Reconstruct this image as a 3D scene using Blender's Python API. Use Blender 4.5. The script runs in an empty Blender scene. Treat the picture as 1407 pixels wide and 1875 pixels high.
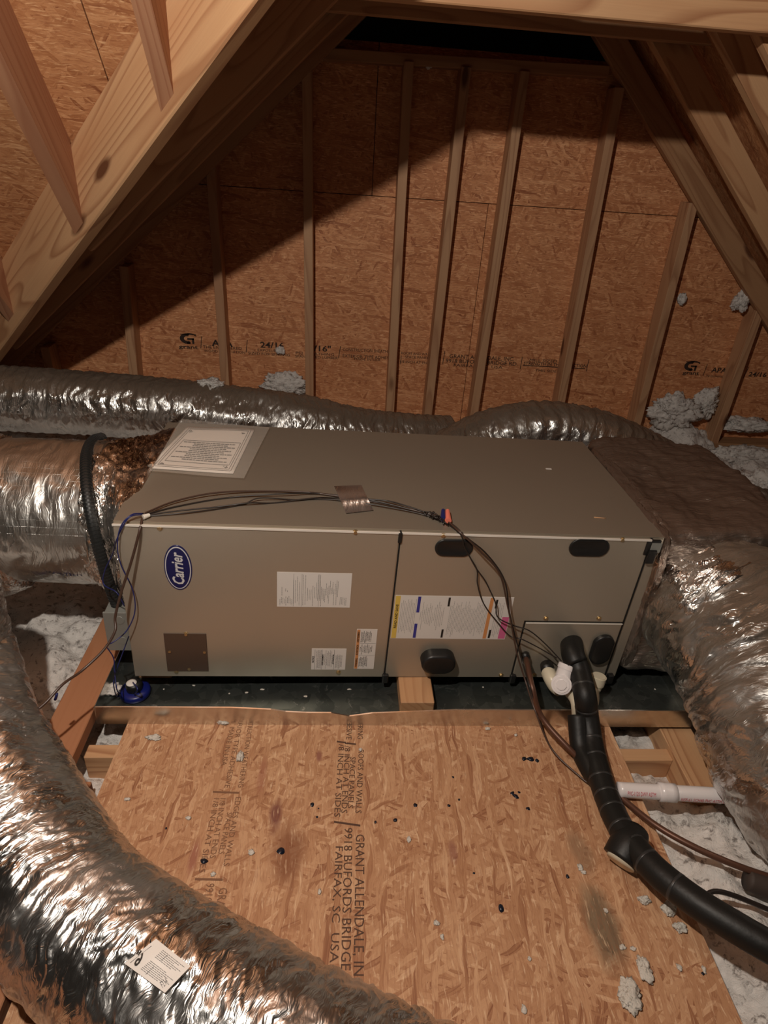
import bpy, bmesh, math, random
import numpy as np
from mathutils import Vector, Matrix, Euler
random.seed(7); rng = np.random.default_rng(7)
S = bpy.context.scene
COL = S.collection
# ------------------------------------------------------------------ camera, world, light, exposure
F = 1165.0; CAM = Vector((.486, -1.203, 1.176)); CR = Euler((1.053, -.063, -.052), 'XYZ')
cd = bpy.data.cameras.new('camera'); cam = bpy.data.objects.new('camera', cd); COL.objects.link(cam)
cam.location = CAM; cam.rotation_euler = CR
cd.sensor_fit = 'HORIZONTAL'; cd.sensor_width = 36; cd.lens = F / 1407 * 36
cd.clip_start = .02; cd.clip_end = 60
S.camera = cam
W = bpy.data.worlds.new('world'); S.world = W; W.use_nodes = True
W.node_tree.nodes['Background'].inputs[0].default_value = (1.0, .80, .64, 1)
W.node_tree.nodes['Background'].inputs[1].default_value = .02
ld = bpy.data.lights.new('work_lamp', 'POINT'); ld.energy = 88; ld.shadow_soft_size = .022; ld.color = (1.0, .90, .79)
LP = Vector((.13, -.95, 1.76))
lo = bpy.data.objects.new('work_lamp', ld); lo.location = LP; COL.objects.link(lo)
S.view_settings.view_transform = 'Standard'; S.view_settings.look = 'None'
S.view_settings.gamma = 1; S.view_settings.use_curve_mapping = False
S.view_settings.exposure = 0.0

# ------------------------------------------------------------------ helpers: rays of the camera turned into points on real planes
CM = CR.to_matrix()
def ray(u, v): return CM @ Vector(((u - 703.5) / F, -(v - 937.5) / F, -1))
def onax(ax, u, v, k):
    d = ray(u, v); return CAM + d * ((k - CAM[ax]) / d[ax])
def PX(u, v, k): return onax(0, u, v, k)
def PY(u, v, k): return onax(1, u, v, k)
def PZ(u, v, k): return onax(2, u, v, k)
def PN(u, v, n, k):
    n = Vector(n); d = ray(u, v); return CAM + d * ((k - n.dot(CAM)) / n.dot(d))
UR = Euler((.005, .022, .031), 'XYZ').to_matrix(); UI = UR.inverted()
def UL(ax, u, v, k):                       # point on a plane of the air handler, in its own frame
    c = UI @ CAM; d = UI @ ray(u, v); return c + d * ((k - c[ax]) / d[ax])
def UF(u, v, y=0.0): return UL(1, u, v, y)
def UT(u, v, z=.446): return UL(2, u, v, z)
def UW(p): return UR @ Vector(p)

def props(o, label=None, cat=None, group=None, kind=None):
    if label: o['label'] = label
    if cat: o['category'] = cat
    if group: o['group'] = group
    if kind: o['kind'] = kind
    return o
def empty(name, loc=(0, 0, 0), rot=None, **k):
    o = bpy.data.objects.new(name, None); COL.objects.link(o); o.location = loc
    if rot: o.rotation_euler = rot
    o.empty_display_size = .05
    return props(o, **k)
def obj(name, me, mat=None, parent=None, smooth=False, M=None, **k):
    o = bpy.data.objects.new(name, me); COL.objects.link(o)
    if mat and not me.materials: me.materials.append(mat)
    if smooth: me.polygons.foreach_set('use_smooth', [True] * len(me.polygons))
    if parent: o.parent = parent
    if M is not None: o.matrix_basis = M
    return props(o, **k)
def mesh(name, v, f):
    me = bpy.data.meshes.new(name); me.from_pydata([tuple(p) for p in v], [], f); me.update(); return me
def frm(bm, name):
    me = bpy.data.meshes.new(name); bm.to_mesh(me); bm.free(); return me
def bbox(bm, a, b, M=None):
    r = bmesh.ops.create_cube(bm, size=1)
    c = (Vector(a) + Vector(b)) / 2; s = Vector(b) - Vector(a)
    for v in r['verts']:
        v.co = Vector((v.co.x * s.x, v.co.y * s.y, v.co.z * s.z)) + c
        if M is not None: v.co = M @ v.co
    return r['verts']
def box(name, a, b, mat, parent=None, bev=0, M=None, seg=2, **k):
    bm = bmesh.new(); c = (Vector(a) + Vector(b)) / 2; s = Vector(b) - Vector(a)
    bbox(bm, -s / 2, s / 2)
    if bev: bmesh.ops.bevel(bm, geom=bm.edges[:], offset=bev, segments=seg, affect='EDGES', profile=.5)
    T = Matrix.Translation(c); 
    return obj(name, frm(bm, name), mat, parent, M=(M @ T if M is not None else T), **k)
def beam(name, A, B, w, h, mat, parent=None, up=(0, 0, 1), bev=.002, off=(0, 0), **k):
    """timber from A to B (centre line), w across, h along 'up'; local X is the grain"""
    A = Vector(A); B = Vector(B); x = (B - A); L = x.length; x.normalize()
    y = Vector(up).cross(x).normalized(); z = x.cross(y)
    M = Matrix((x, y, z)).transposed().to_4x4(); M.translation = (A + B) / 2 + y * off[0] + z * off[1]
    bm = bmesh.new(); bbox(bm, (-L / 2, -w / 2, -h / 2), (L / 2, w / 2, h / 2))
    if bev: bmesh.ops.bevel(bm, geom=bm.edges[:], offset=bev, segments=1, affect='EDGES')
    return obj(name, frm(bm, name), mat, parent, M=M, **k)
def spline(P, n):
    P = [np.array(p, float) for p in P]; P = [2 * P[0] - P[1]] + P + [2 * P[-1] - P[-2]]
    out = []
    for i in range(1, len(P) - 2):
        a, b, c, d = P[i - 1:i + 3]
        for t in np.linspace(0, 1, 24, endpoint=False):
            out.append(.5 * ((2 * b) + (c - a) * t + (2 * a - 5 * b + 4 * c - d) * t * t + (3 * b - a - 3 * c + d) * t ** 3))
    out.append(P[-2]); out = np.array(out)
    s = np.r_[0, np.cumsum(np.linalg.norm(np.diff(out[:, :3], axis=0), axis=1))]
    if n < 1: n = max(4, int(s[-1] / n))
    q = np.linspace(0, s[-1], n)
    return np.stack([np.interp(q, s, out[:, k]) for k in range(out.shape[1])], 1), q
def frames(C):
    T = np.gradient(C, axis=0); T /= np.linalg.norm(T, axis=1)[:, None]
    n = np.cross(T[0], (0, 0, 1)); 
    if np.linalg.norm(n) < 1e-3: n = np.cross(T[0], (0, 1, 0))
    n /= np.linalg.norm(n); Ns = []
    for t in T:
        n = n - t * n.dot(t); n /= np.linalg.norm(n); Ns.append(n.copy())
    Ns = np.array(Ns); return T, Ns, np.cross(T, Ns)
def tube_mesh(name, P, r, seg=10, step=.008, cap=True, rad=None):
    P4 = [tuple(p) + ((rad[i],) if rad else (r,)) for i, p in enumerate([tuple(q) for q in P])]
    C, q = spline(P4, step); R = C[:, 3]; C = C[:, :3]; T, N, B = frames(C)
    a = np.linspace(0, 2 * np.pi, seg, endpoint=False)
    V = (C[:, None] + R[:, None, None] * (N[:, None] * np.cos(a)[None, :, None] + B[:, None] * np.sin(a)[None, :, None])).reshape(-1, 3)
    n = len(C); f = []
    for i in range(n - 1):
        for j in range(seg):
            k = (j + 1) % seg; f.append((i * seg + j, i * seg + k, (i + 1) * seg + k, (i + 1) * seg + j))
    if cap: f.append(tuple(range(seg))[::-1]); f.append(tuple((n - 1) * seg + j for j in range(seg)))
    return mesh(name, V, f)
def tube(name, P, r, mat, parent=None, **k):
    kk = {a: k.pop(a) for a in ('seg', 'step', 'cap', 'rad') if a in k}
    return obj(name, tube_mesh(name, P, r, **kk), mat, parent, smooth=True, **k)
# numpy value noise
_T = rng.random((64, 64, 64))
def vn(p):
    i = np.floor(p).astype(int); f = p - i; f = f * f * (3 - 2 * f); i &= 63; j = (i + 1) & 63
    r = 0
    for a in (0, 1):
        for b in (0, 1):
            for c in (0, 1):
                X = (j if a else i)[..., 0]; Y = (j if b else i)[..., 1]; Z = (j if c else i)[..., 2]
                w = (f[..., 0] if a else 1 - f[..., 0]) * (f[..., 1] if b else 1 - f[..., 1]) * (f[..., 2] if c else 1 - f[..., 2])
                r = r + w * _T[X, Y, Z]
    return r * 2 - 1
def fbm(p, o=3, g=.5):
    r = 0; a = 1
    for _ in range(o): r = r + a * vn(p); p = p * 2.03 + 11.3; a *= g
    return r

# ------------------------------------------------------------------ materials
class NT:
    def __init__(s, name):
        s.m = bpy.data.materials.new(name); s.m.use_nodes = True; s.t = s.m.node_tree; s.b = s.t.nodes['Principled BSDF']
    def n(s, typ, ins=None, **kw):
        x = s.t.nodes.new(typ)
        for k, v in kw.items(): setattr(x, k, v)
        for k, v in (ins or {}).items():
            i = x.inputs[k]
            if isinstance(v, bpy.types.NodeSocket): s.t.links.new(v, i)
            else: i.default_value = v
        return x
    def set(s, **kw):
        for k, v in kw.items():
            i = s.b.inputs[k.replace('_', ' ')]
            if isinstance(v, bpy.types.NodeSocket): s.t.links.new(v, i)
            else: i.default_value = v if not (isinstance(v, tuple) and len(v) == 3) else (*v, 1)
        return s.m
    def ramp(s, fac, st):
        r = s.n('ShaderNodeValToRGB', {0: fac}); e = r.color_ramp.elements
        while len(e) < len(st): e.new(.5)
        for i, (p, c) in enumerate(st): e[i].position = p; e[i].color = (*c, 1) if len(c) == 3 else c
        return r.outputs[0]
    def mix(s, f, a, b, mode='MIX'):
        x = s.n('ShaderNodeMix', data_type='RGBA', blend_type=mode)
        for i, v in ((0, f), (6, a), (7, b)):
            if isinstance(v, bpy.types.NodeSocket): s.t.links.new(v, x.inputs[i])
            else: x.inputs[i].default_value = v if not (isinstance(v, tuple) and len(v) == 3) else (*v, 1)
        return x.outputs[2]
    def math(s, op, a, b=0.0, c=0.0):
        return s.n('ShaderNodeMath', {0: a, 1: b, 2: c}, operation=op).outputs[0]
    def mapr(s, v, rot=(0, 0, 0), sc=(1, 1, 1), loc=(0, 0, 0)):
        return s.n('ShaderNodeMapping', {'Vector': v, 'Rotation': rot, 'Scale': sc, 'Location': loc}).outputs[0]
    def noise(s, v, scale=5, detail=3, rough=.5, dist=0):
        return s.n('ShaderNodeTexNoise', {'Vector': v, 'Scale': scale, 'Detail': detail, 'Roughness': rough, 'Distortion': dist})
    def bump(s, h, strength=.3, dist=.002, nrm=None):
        d = {'Height': h, 'Strength': strength, 'Distance': dist}
        if nrm is not None: d['Normal'] = nrm
        return s.n('ShaderNodeBump', d).outputs[0]
    def coord(s, k='Object'): return s.n('ShaderNodeTexCoord').outputs[k]
def plain(name, c, rough=.5, metal=0, **k):
    t = NT(name); return t.set(Base_Color=c, Roughness=rough, Metallic=metal, **k)

def osb(name, tint=(1, 1, 1), spread=.55, stains=(), sc=1.0, light=.6, deep=.55):
    t = NT(name); co = t.coord()
    dn = t.noise(co, 9, 2).outputs['Color']
    cow = t.n('ShaderNodeVectorMath', {0: co, 1: t.n('ShaderNodeVectorMath', {0: dn, 3: .03}, operation='SCALE').outputs[0]}, operation='ADD').outputs[0]
    col = None; hgt = None
    lay = [(0.0, 13, 60, 1), (.45, 15, 84, .5), (-.5, 13, 72, .5), (1.1, 18, 95, .66), (-.15, 11, 90, .5), (.25, 20, 130, .6), (-.8, 26, 150, .66), (.7, 22, 120, .7), (.05, 12, 110, .66)]
    for i, (a, sx, sy, th) in enumerate(lay):
        v = t.mapr(t.mapr(cow, rot=(0, 0, a * spread / .55), loc=(i * 3.1, i * 1.7, 0)), sc=(sx * sc, sy * sc, 1))
        vo = t.n('ShaderNodeTexVoronoi', {'Vector': v, 'Scale': 1.0}, voronoi_dimensions='2D')
        sep = t.n('ShaderNodeSeparateColor', {0: vo.outputs['Color']})
        g = t.noise(t.mapr(t.mapr(cow, rot=(0, 0, a * spread / .55)), sc=(14, 420, 1)), 1, 2).outputs[0]
        val = t.math('ADD', t.math('MULTIPLY', sep.outputs[0], .86), t.math('MULTIPLY', t.math('SUBTRACT', g, .42), .5))
        c = t.ramp(val, [(0.0, (.24, .09, .04)), (.06, (.35, .155, .07)), (.2, (.44, .215, .10)), (.5, (.51, .265, .13)), (.8, (.585, .325, .165)), (1.0, (.70, .43, .24))])
        if i == 0: col, hgt = c, sep.outputs[2]
        else:
            m = t.math('GREATER_THAN', sep.outputs[1], th)
            col = t.mix(m, col, c)
            hgt = t.n('ShaderNodeMix', {0: m, 2: hgt, 3: t.math('ADD', sep.outputs[2], .35 * i / 4)}, data_type='FLOAT').outputs[0]
    # small dark slots between strands
    sp = t.noise(t.mapr(cow, rot=(0, 0, .3), sc=(30, 130, 1)), 1, 3, .6, 1.2).outputs[0]
    dark = t.ramp(sp, [(.22, (1, 1, 1)), (.29, (0, 0, 0))])
    col = t.mix(t.math('MULTIPLY', dark, .8), col, (.09, .035, .015))
    big = t.noise(co, 2.5, 3).outputs[0]
    col = t.mix(t.math('MULTIPLY', t.math('SUBTRACT', big, .3), .55), col, (.36, .15, .065))
    for (x, y, rx, ry, c, s) in stains:
        v = t.mapr(co, loc=(-x / rx, -y / ry, 0), sc=(1 / rx, 1 / ry, 0))
        v2 = t.n('ShaderNodeVectorMath', {0: v, 1: t.n('ShaderNodeVectorMath', {0: t.noise(co, 16, 4, .6).outputs['Color'], 3: .9}, operation='SCALE').outputs[0]}, operation='ADD').outputs[0]
        v3 = t.n('ShaderNodeVectorMath', {0: v2, 1: (.45, .45, .45)}, operation='SUBTRACT').outputs[0]
        ln = t.n('ShaderNodeVectorMath', {0: t.mapr(v3, sc=(1, 1, 0))}, operation='LENGTH').outputs['Value']
        col = t.mix(t.math('MULTIPLY', t.ramp(ln, [(.45, (1, 1, 1)), (1.0, (0, 0, 0))]), s), col, c)
    fg = t.noise(t.mapr(cow, sc=(40, 300, 1)), 1, 4, .65).outputs[0]
    col = t.mix(t.ramp(fg, [(.35, (deep, deep, deep)), (.5, (0, 0, 0))]), col, (.30, .12, .055))
    fl = t.noise(t.mapr(cow, rot=(0, 0, .5), sc=(26, 210, 1), loc=(4, 4, 0)), 1, 3, .6).outputs[0]
    col = t.mix(t.ramp(fl, [(.57 if light > .6 else .60, (0, 0, 0)), (.68, (light, light, light))]), col, (.78, .52, .30))
    col = t.mix(1, col, tint, 'MULTIPLY')
    return t.set(Base_Color=col, Roughness=.62, Normal=t.bump(hgt, .35, .0012), Specular_IOR_Level=.35)

def wood(name, a, b, c=None, scale=1.0, rough=.6):
    t = NT(name); co = t.coord(); oi = t.n('ShaderNodeObjectInfo').outputs['Random']
    off = t.n('ShaderNodeCombineXYZ', {0: t.math('MULTIPLY', oi, 37), 1: t.math('MULTIPLY', oi, 13), 2: t.math('MULTIPLY', oi, 5)}).outputs[0]
    p = t.n('ShaderNodeVectorMath', {0: co, 1: off}, operation='ADD').outputs[0]
    v = t.mapr(p, sc=(.55, 5.5, 5.5))
    n1 = t.noise(v, 1.0 * scale, 2, .45, .3).outputs[0]
    rings = t.math('FRACT', t.math('MULTIPLY', n1, 17))
    late = t.ramp(rings, [(0, (0, 0, 0)), (.55, (.12, .12, .12)), (.88, (1, 1, 1)), (1, (0, 0, 0))])
    g = t.noise(t.mapr(p, sc=(6, 260, 260)), 1, 2).outputs[0]
    big = t.noise(t.mapr(p, sc=(1.2, 9, 9)), 1, 2).outputs[0]
    col = t.mix(t.math('MULTIPLY', late, .85), a, b)
    col = t.mix(t.math('MULTIPLY', g, .35), col, b)
    col = t.mix(t.ramp(big, [(.5, (0, 0, 0)), (.68, (.65, .65, .65))]), col, c or b)
    kn = t.n('ShaderNodeTexVoronoi', {'Vector': t.mapr(p, sc=(2.2, 7, 7)), 'Scale': 1.0, 'Randomness': 1.0}).outputs['Distance']
    col = t.mix(t.ramp(kn, [(.07, (1, 1, 1)), (.13, (0, 0, 0))]), col, (.13, .05, .022))
    return t.set(Base_Color=col, Roughness=rough, Normal=t.bump(t.math('ADD', late, g), .12, .001), Specular_IOR_Level=.35)

def foil(name, base=(.74, .73, .71), r0=.2, r1=.42, dust=.0, crink=.5, scale=1.0, dustc=(.16, .12, .09), grid=0):
    t = NT(name); uv = t.coord('UV'); ob = t.coord()
    w = t.noise(ob, 14 * scale, 3).outputs['Color']
    uvw = t.n('ShaderNodeVectorMath', {0: uv, 1: t.n('ShaderNodeVectorMath', {0: w, 3: .05}, operation='SCALE').outputs[0]}, operation='ADD').outputs[0]
    a = t.noise(t.mapr(uvw, rot=(0, 0, .12), sc=(70 * scale, 8 * scale, 1)), 1, 3, .55, .6).outputs[0]
    a = t.math('ABSOLUTE', t.math('SUBTRACT', a, .5))
    v1 = t.n('ShaderNodeTexVoronoi', {'Vector': t.mapr(uvw, rot=(0, 0, -.3), sc=(52 * scale, 7 * scale, 1)), 'Scale': 1.0}, voronoi_dimensions='2D').outputs['Distance']
    h = t.math('ADD', t.math('MULTIPLY', a, 2.4), t.math('MULTIPLY', v1, .35))
    h2 = t.noise(ob, 70 * scale, 3, .6, .8).outputs[0]
    h = t.math('ADD', h, t.math('MULTIPLY', h2, .5 if crink > .7 else .14))
    nr = t.bump(h, crink, .0035)
    if grid:
        s = t.n('ShaderNodeSeparateXYZ', {0: uv})
        gx = t.math('GREATER_THAN', t.math('FRACT', t.math('MULTIPLY', s.outputs[0], 60)), .9)
        gy = t.math('GREATER_THAN', t.math('FRACT', t.math('MULTIPLY', s.outputs[1], 60)), .9)
        nr = t.bump(t.math('MAXIMUM', gx, gy), .35, .0012, nr)
    ro = t.n('ShaderNodeMapRange', {0: t.noise(ob, 9, 3).outputs[0], 1: .35, 2: .65, 3: r0, 4: r1}).outputs[0]
    col = t.mix(t.noise(ob, 5, 2).outputs[0], base, tuple(x * .82 for x in base))
    m = t.set(Base_Color=col, Roughness=ro, Metallic=1.0, Normal=nr)
    if dust > 0:
        g = t.n('ShaderNodeNewGeometry').outputs['Normal']; z = t.n('ShaderNodeSeparateXYZ', {0: g}).outputs[2]
        f = t.n('ShaderNodeMapRange', {0: t.math('ADD', z, t.math('MULTIPLY', t.math('SUBTRACT', t.noise(ob, 12, 4).outputs[0], .5), .8)), 1: .15, 2: .70, 3: 0.0, 4: dust}).outputs[0]
        d = t.n('ShaderNodeBsdfDiffuse', {'Color': (*dustc, 1), 'Normal': nr}).outputs[0]
        mx = t.n('ShaderNodeMixShader', {0: f, 1: t.b.outputs[0], 2: d}).outputs[0]
        t.t.links.new(mx, t.t.nodes['Material Output'].inputs[0])
    return m

M_osb_floor = osb('osb_floor', (1.03, 1.10, 1.22), .85,
                  stains=tuple((-(PZ(u, v, -.06).y + .6755), PZ(u, v, -.06).x - .58975, rx, ry, c, k_) for u, v, rx, ry, c, k_ in (
                      (530, 1560, .085, .045, (.20, .065, .025), .75), (505, 1492, .05, .016, (.17, .05, .035), .9), (1105, 1700, .10, .04, (.105, .085, .05), .75),
                      (1065, 1560, .06, .03, (.22, .13, .07), .6), (585, 1385, .02, .009, (.24, .08, .055), .8), (355, 1570, .05, .012, (.30, .10, .06), .8), (830, 1560, .03, .012, (.28, .11, .07), .7), (480, 1420, .06, .012, (.32, .11, .06), .6))))
M_osb_wall = osb('osb_wall', (1.30, 1.13, 1.06), .8, sc=.72, light=.9, deep=.9)
M_osb_roof = osb('osb_roof', (1.0, .90, .82), .6, sc=.85, light=.85, deep=.7)
M_pine = wood('pine', (.62, .375, .20), (.33, .15, .07), (.52, .275, .135))
M_pine_dk = wood('pine_aged', (.46, .26, .135), (.30, .145, .07), (.36, .17, .08))
M_pine_stud = wood('pine_stud', (.56, .33, .185), (.36, .18, .095), (.42, .22, .12))
M_plank = wood('red_plank', (.42, .19, .095), (.36, .15, .07), (.40, .175, .085), rough=.75)
M_foil = foil('flex_foil', dust=.8, crink=.65, scale=1.1)
M_foil_fg = foil('flex_foil_front', base=(.72, .72, .71), r0=.2, r1=.4, crink=.7, scale=1.15)
M_foil_old = foil('duct_wrap_dusty', base=(.50, .42, .37), r0=.25, r1=.5, dust=.85, crink=.75, dustc=(.115, .075, .055))
M_foil_tape = foil('foil_tape', base=(.85, .82, .78), r0=.14, r1=.32, crink=1.0, scale=1.3)
M_foil_wrap = foil('duct_wrap', base=(.70, .69, .66), r0=.25, r1=.4, dust=.25, crink=.42, grid=1)
def cabinet_mat():
    t = NT('cabinet_paint'); co = t.coord()
    n = t.noise(co, 3, 3).outputs[0]; d = t.noise(co, 160, 2).outputs[0]
    c = t.mix(n, (.46, .408, .33), (.505, .45, .368))
    c = t.mix(t.ramp(d, [(.74, (0, 0, 0)), (.80, (.4, .4, .4))]), c, (.40, .36, .31))
    return t.set(Base_Color=c, Roughness=.40, Metallic=.6, Normal=t.bump(t.noise(co, 400, 2).outputs[0], .03, .0005))
M_cab = cabinet_mat()
M_cabtop = cabinet_mat(); M_cabtop.name = 'cabinet_paint_top_shaded'
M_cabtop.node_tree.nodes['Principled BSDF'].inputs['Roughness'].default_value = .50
for n_ in M_cabtop.node_tree.nodes:      # top coloured darker and browner, stands in for its dim reflections
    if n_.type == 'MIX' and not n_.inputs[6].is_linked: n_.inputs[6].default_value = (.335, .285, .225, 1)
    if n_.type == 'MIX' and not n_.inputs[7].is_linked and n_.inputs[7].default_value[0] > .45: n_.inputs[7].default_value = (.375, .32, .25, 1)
M_blackp = plain('black_plastic', (.010, .010, .010), .42)
M_seam = plain('black_gasket', (.006, .006, .006), .7)
M_brass = plain('brass_screw', (.62, .48, .28), .42, 1)
M_knock = plain('brown_plate', (.105, .070, .052), .38, .3)
M_edge = plain('edge_highlight_bare_metal', (.88, .83, .75), .4, .15)  # pale tone painting the panel edge highlight, also used on bright fittings
def galv(name, b=(.62, .60, .57), r=.16):
    t = NT(name); co = t.coord()
    vo = t.n('ShaderNodeTexVoronoi', {'Vector': co, 'Scale': 55.0}); s = t.n('ShaderNodeSeparateColor', {0: vo.outputs['Color']}).outputs[0]
    c = t.mix(s, tuple(x * .9 for x in b), b)
    nz = t.noise(co, 7, 4, .6).outputs[0]
    return t.set(Base_Color=c, Metallic=1.0, Roughness=t.n('ShaderNodeMapRange', {0: nz, 1: .3, 2: .7, 3: r, 4: r + .18}).outputs[0], Normal=t.bump(t.noise(co, 10, 2).outputs[0], .12, .004))
M_lip = galv('pan_lip_metal', (.72, .70, .66), .15)
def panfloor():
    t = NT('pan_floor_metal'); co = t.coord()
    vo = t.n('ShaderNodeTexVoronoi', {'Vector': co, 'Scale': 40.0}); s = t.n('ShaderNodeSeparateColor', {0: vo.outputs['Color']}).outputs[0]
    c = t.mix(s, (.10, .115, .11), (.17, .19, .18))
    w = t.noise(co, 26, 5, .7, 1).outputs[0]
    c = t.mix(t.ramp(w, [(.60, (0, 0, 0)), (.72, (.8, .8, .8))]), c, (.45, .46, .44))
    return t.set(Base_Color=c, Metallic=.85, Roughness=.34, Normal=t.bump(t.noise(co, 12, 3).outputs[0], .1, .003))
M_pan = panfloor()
M_white = plain('label_white', (.74, .70, .66), .5)
M_ink = plain('ink_black', (.018, .014, .012), .6)
M_ink_soft = plain('ink_stamped', (.085, .040, .024), .75)
M_ink_wall = plain('ink_wall', (.035, .018, .012), .8)
M_ink_faint = plain('ink_stamped_faint', (.20, .095, .05), .8)
M_print = plain('print_grey', (.13, .125, .125), .6)
M_blue = plain('emblem_blue', (.010, .012, .085), .3)
M_silver = plain('emblem_silver', (.72, .72, .74), .35, .2)
M_yel = plain('label_yellow', (.72, .50, .10), .5); M_lblue = plain('label_blue', (.04, .04, .28), .5)
M_or = plain('label_orange', (.66, .28, .10), .5); M_pk = plain('label_pink', (.66, .14, .30), .5)
M_pvc = plain('white_pvc', (.80, .76, .76), .25, 0, Specular_IOR_Level=.6); M_cpvc = plain('cream_pvc', (.66, .60, .46), .35)
M_red = plain('red_print', (.62, .10, .14), .6)
M_steelbox = plain('grey_box_steel', (.27, .28, .26), .4, .3)
M_wire = plain('wire_black', (.020, .014, .012), .38); M_wbr = plain('wire_brown', (.060, .032, .022), .35)
M_wblue = plain('wire_blue', (.012, .018, .115), .35); M_cond = plain('conduit_black', (.016, .017, .017), .45)
M_copper = plain('copper_tube_dull', (.13, .06, .038), .42, .4)
M_bluecap = plain('switch_blue', (.006, .012, .13), .35)
M_wn_b = plain('connector_blue', (.01, .02, .12), .4); M_wn_r = plain('connector_coral', (.85, .22, .15), .4)
M_paper = plain('paper', (.80, .73, .66), .6)
def foamblack():
    t = NT('foam_black'); co = t.coord()
    return t.set(Base_Color=(.008, .008, .0075), Roughness=.5, Normal=t.bump(t.noise(co, 60, 3).outputs[0], .25, .003), Specular_IOR_Level=.4)
M_foam = foamblack()
def fluff(name, a=(.80, .76, .72), b=(.30, .27, .25)):
    t = NT(name); co = t.coord()
    n = t.noise(co, 46, 6, .72, .5).outputs[0]; n2 = t.noise(co, 5, 3).outputs[0]
    c = t.mix(t.ramp(n, [(.37, (1, 1, 1)), (.46, (0, 0, 0))]), a, b)
    c = t.mix(t.ramp(n2, [(.5, (0, 0, 0)), (.75, (.5, .5, .5))]), c, tuple(x * .72 for x in a))
    return t.set(Base_Color=c, Roughness=.95, Normal=t.bump(n, .8, .012), Specular_IOR_Level=.1)
M_fluff = fluff('loose_fill'); M_scrap = fluff('scrap_fluff', (.74, .70, .63), (.42, .37, .31))
def sleeve():
    t = NT('clear_sleeve'); co = t.coord()
    return t.set(Base_Color=(.85, .80, .72), Roughness=.22, Alpha=.24, Specular_IOR_Level=.7, Normal=t.bump(t.noise(co, 30, 3).outputs[0], .5, .004))
M_sleeve = sleeve()
M_void = plain('dark_backing', (.012, .012, .016), .9)  # near-black for the added backing sheets
M_adh = plain('dark_adhesive', (.008, .012, .024), .25)

# ------------------------------------------------------------------ text and print helpers
def text(name, body, A, B, up, h, mat, parent, nrm=.0006, shear=0.0, bold=0.0, Minv=None):
    """words printed flat from A to B (baseline), letters rising along 'up'"""
    cu = bpy.data.curves.new(name, 'FONT'); cu.body = body; cu.size = 1; cu.shear = shear; cu.offset = bold; cu.resolution_u = 2
    o = bpy.data.objects.new(name, cu); COL.objects.link(o)
    dg = bpy.context.evaluated_depsgraph_get(); me = bpy.data.meshes.new_from_object(o.evaluated_get(dg))
    bpy.data.objects.remove(o); bpy.data.curves.remove(cu)
    n = len(me.vertices); co = np.zeros(n * 3); me.vertices.foreach_get('co', co); co = co.reshape(-1, 3)
    x0, x1 = co[:, 0].min(), co[:, 0].max(); cap = .69
    A = Vector(A); B = Vector(B); x = (B - A); L = x.length; x.normalize(); z = x.cross(Vector(up)).normalized(); y = z.cross(x)
    co[:, 0] = (co[:, 0] - x0) * L / (x1 - x0); co[:, 1] *= h / cap
    P = np.array(A)[None] + co[:, :1] * np.array(x)[None] + co[:, 1:2] * np.array(y)[None] + nrm * np.array(z)[None]
    me.vertices.foreach_set('co', P.ravel()); me.update(); me.materials.clear()
    o = obj(name, me, mat, parent)
    if parent and Minv is not None: o.matrix_basis = Minv
    return o
def quads(name, Q, mat, parent, **k):
    v = [p for q in Q for p in q]; return obj(name, mesh(name, v, [tuple(range(4 * i, 4 * i + 4)) for i in range(len(Q))]), mat, parent, **k)

# ================================================================== SETTING: floor
floor = empty('floor', kind='structure')
ZB = -.06
def panel(name, pts, thick, mat, parent, X, Y, **k):
    """flat sheet: polygon pts lying in the plane, local x = X, local y = Y, local z = face normal"""
    X = Vector(X).normalized(); Y = Vector(Y).normalized(); Z = X.cross(Y); o = sum((Vector(p) for p in pts), Vector()) / len(pts)
    M = Matrix((X, Y, Z)).transposed().to_4x4(); M.translation = o
    bm = bmesh.new(); vs = [bm.verts.new(((Vector(p) - o).dot(X), (Vector(p) - o).dot(Y), 0)) for p in pts]
    f = bm.faces.new(vs); f.normal_update()
    if f.normal.z < 0: f.normal_flip()
    r = bmesh.ops.extrude_face_region(bm, geom=[f])
    for v in [g for g in r['geom'] if isinstance(g, bmesh.types.BMVert)]: v.co.z -= thick
    bmesh.ops.recalc_face_normals(bm, faces=bm.faces[:])
    return obj(name, frm(bm, name), mat, parent, M=M, **k), M
# main floor sheet: strand direction runs towards the camera
bd, bM = panel('osb_panel', [(0.002, -.098, ZB), (1.197, -.104, ZB), (1.19, -1.25, ZB), (-.03, -1.25, ZB)], .011, M_osb_floor, floor, (0, -1, 0), (1, 0, 0))
bI = bM.inverted()
def ft(body, a, b, h, mat, bold=.0):
    A = PZ(*a, ZB); B = PZ(*b, ZB)
    text('printed_text', body, A, B, (1, 0, 0), h, mat, bd, Minv=bI, bold=bold)
IK, IF = M_ink_soft, M_ink_faint
ft('WEATHERING', (656, 1290), (655, 1353), .013, IK); ft('ADHESIVE', (637, 1304), (634, 1354), .013, IK)
ft('ROOFS AND WALLS', (657, 1373), (651, 1489), .013, IK); ft('SPACE PANELS', (642, 1386), (637, 1480), .012, IK)
ft('1/8 INCH AT ENDS', (632, 1361), (625, 1489), .013, IK); ft('1/8 INCH AT SIDES', (621, 1358), (612, 1496), .013, IK)
ft('GRANT ALLENDALE, INC.', (652, 1528), (647, 1816), .018, IK); ft("9918 BUFORDS BRIDGE RD.", (631, 1516), (623, 1836), .017, IK)
ft('FAIRFAX, SC  USA', (615, 1550), (604, 1763), .015, IK)
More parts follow.
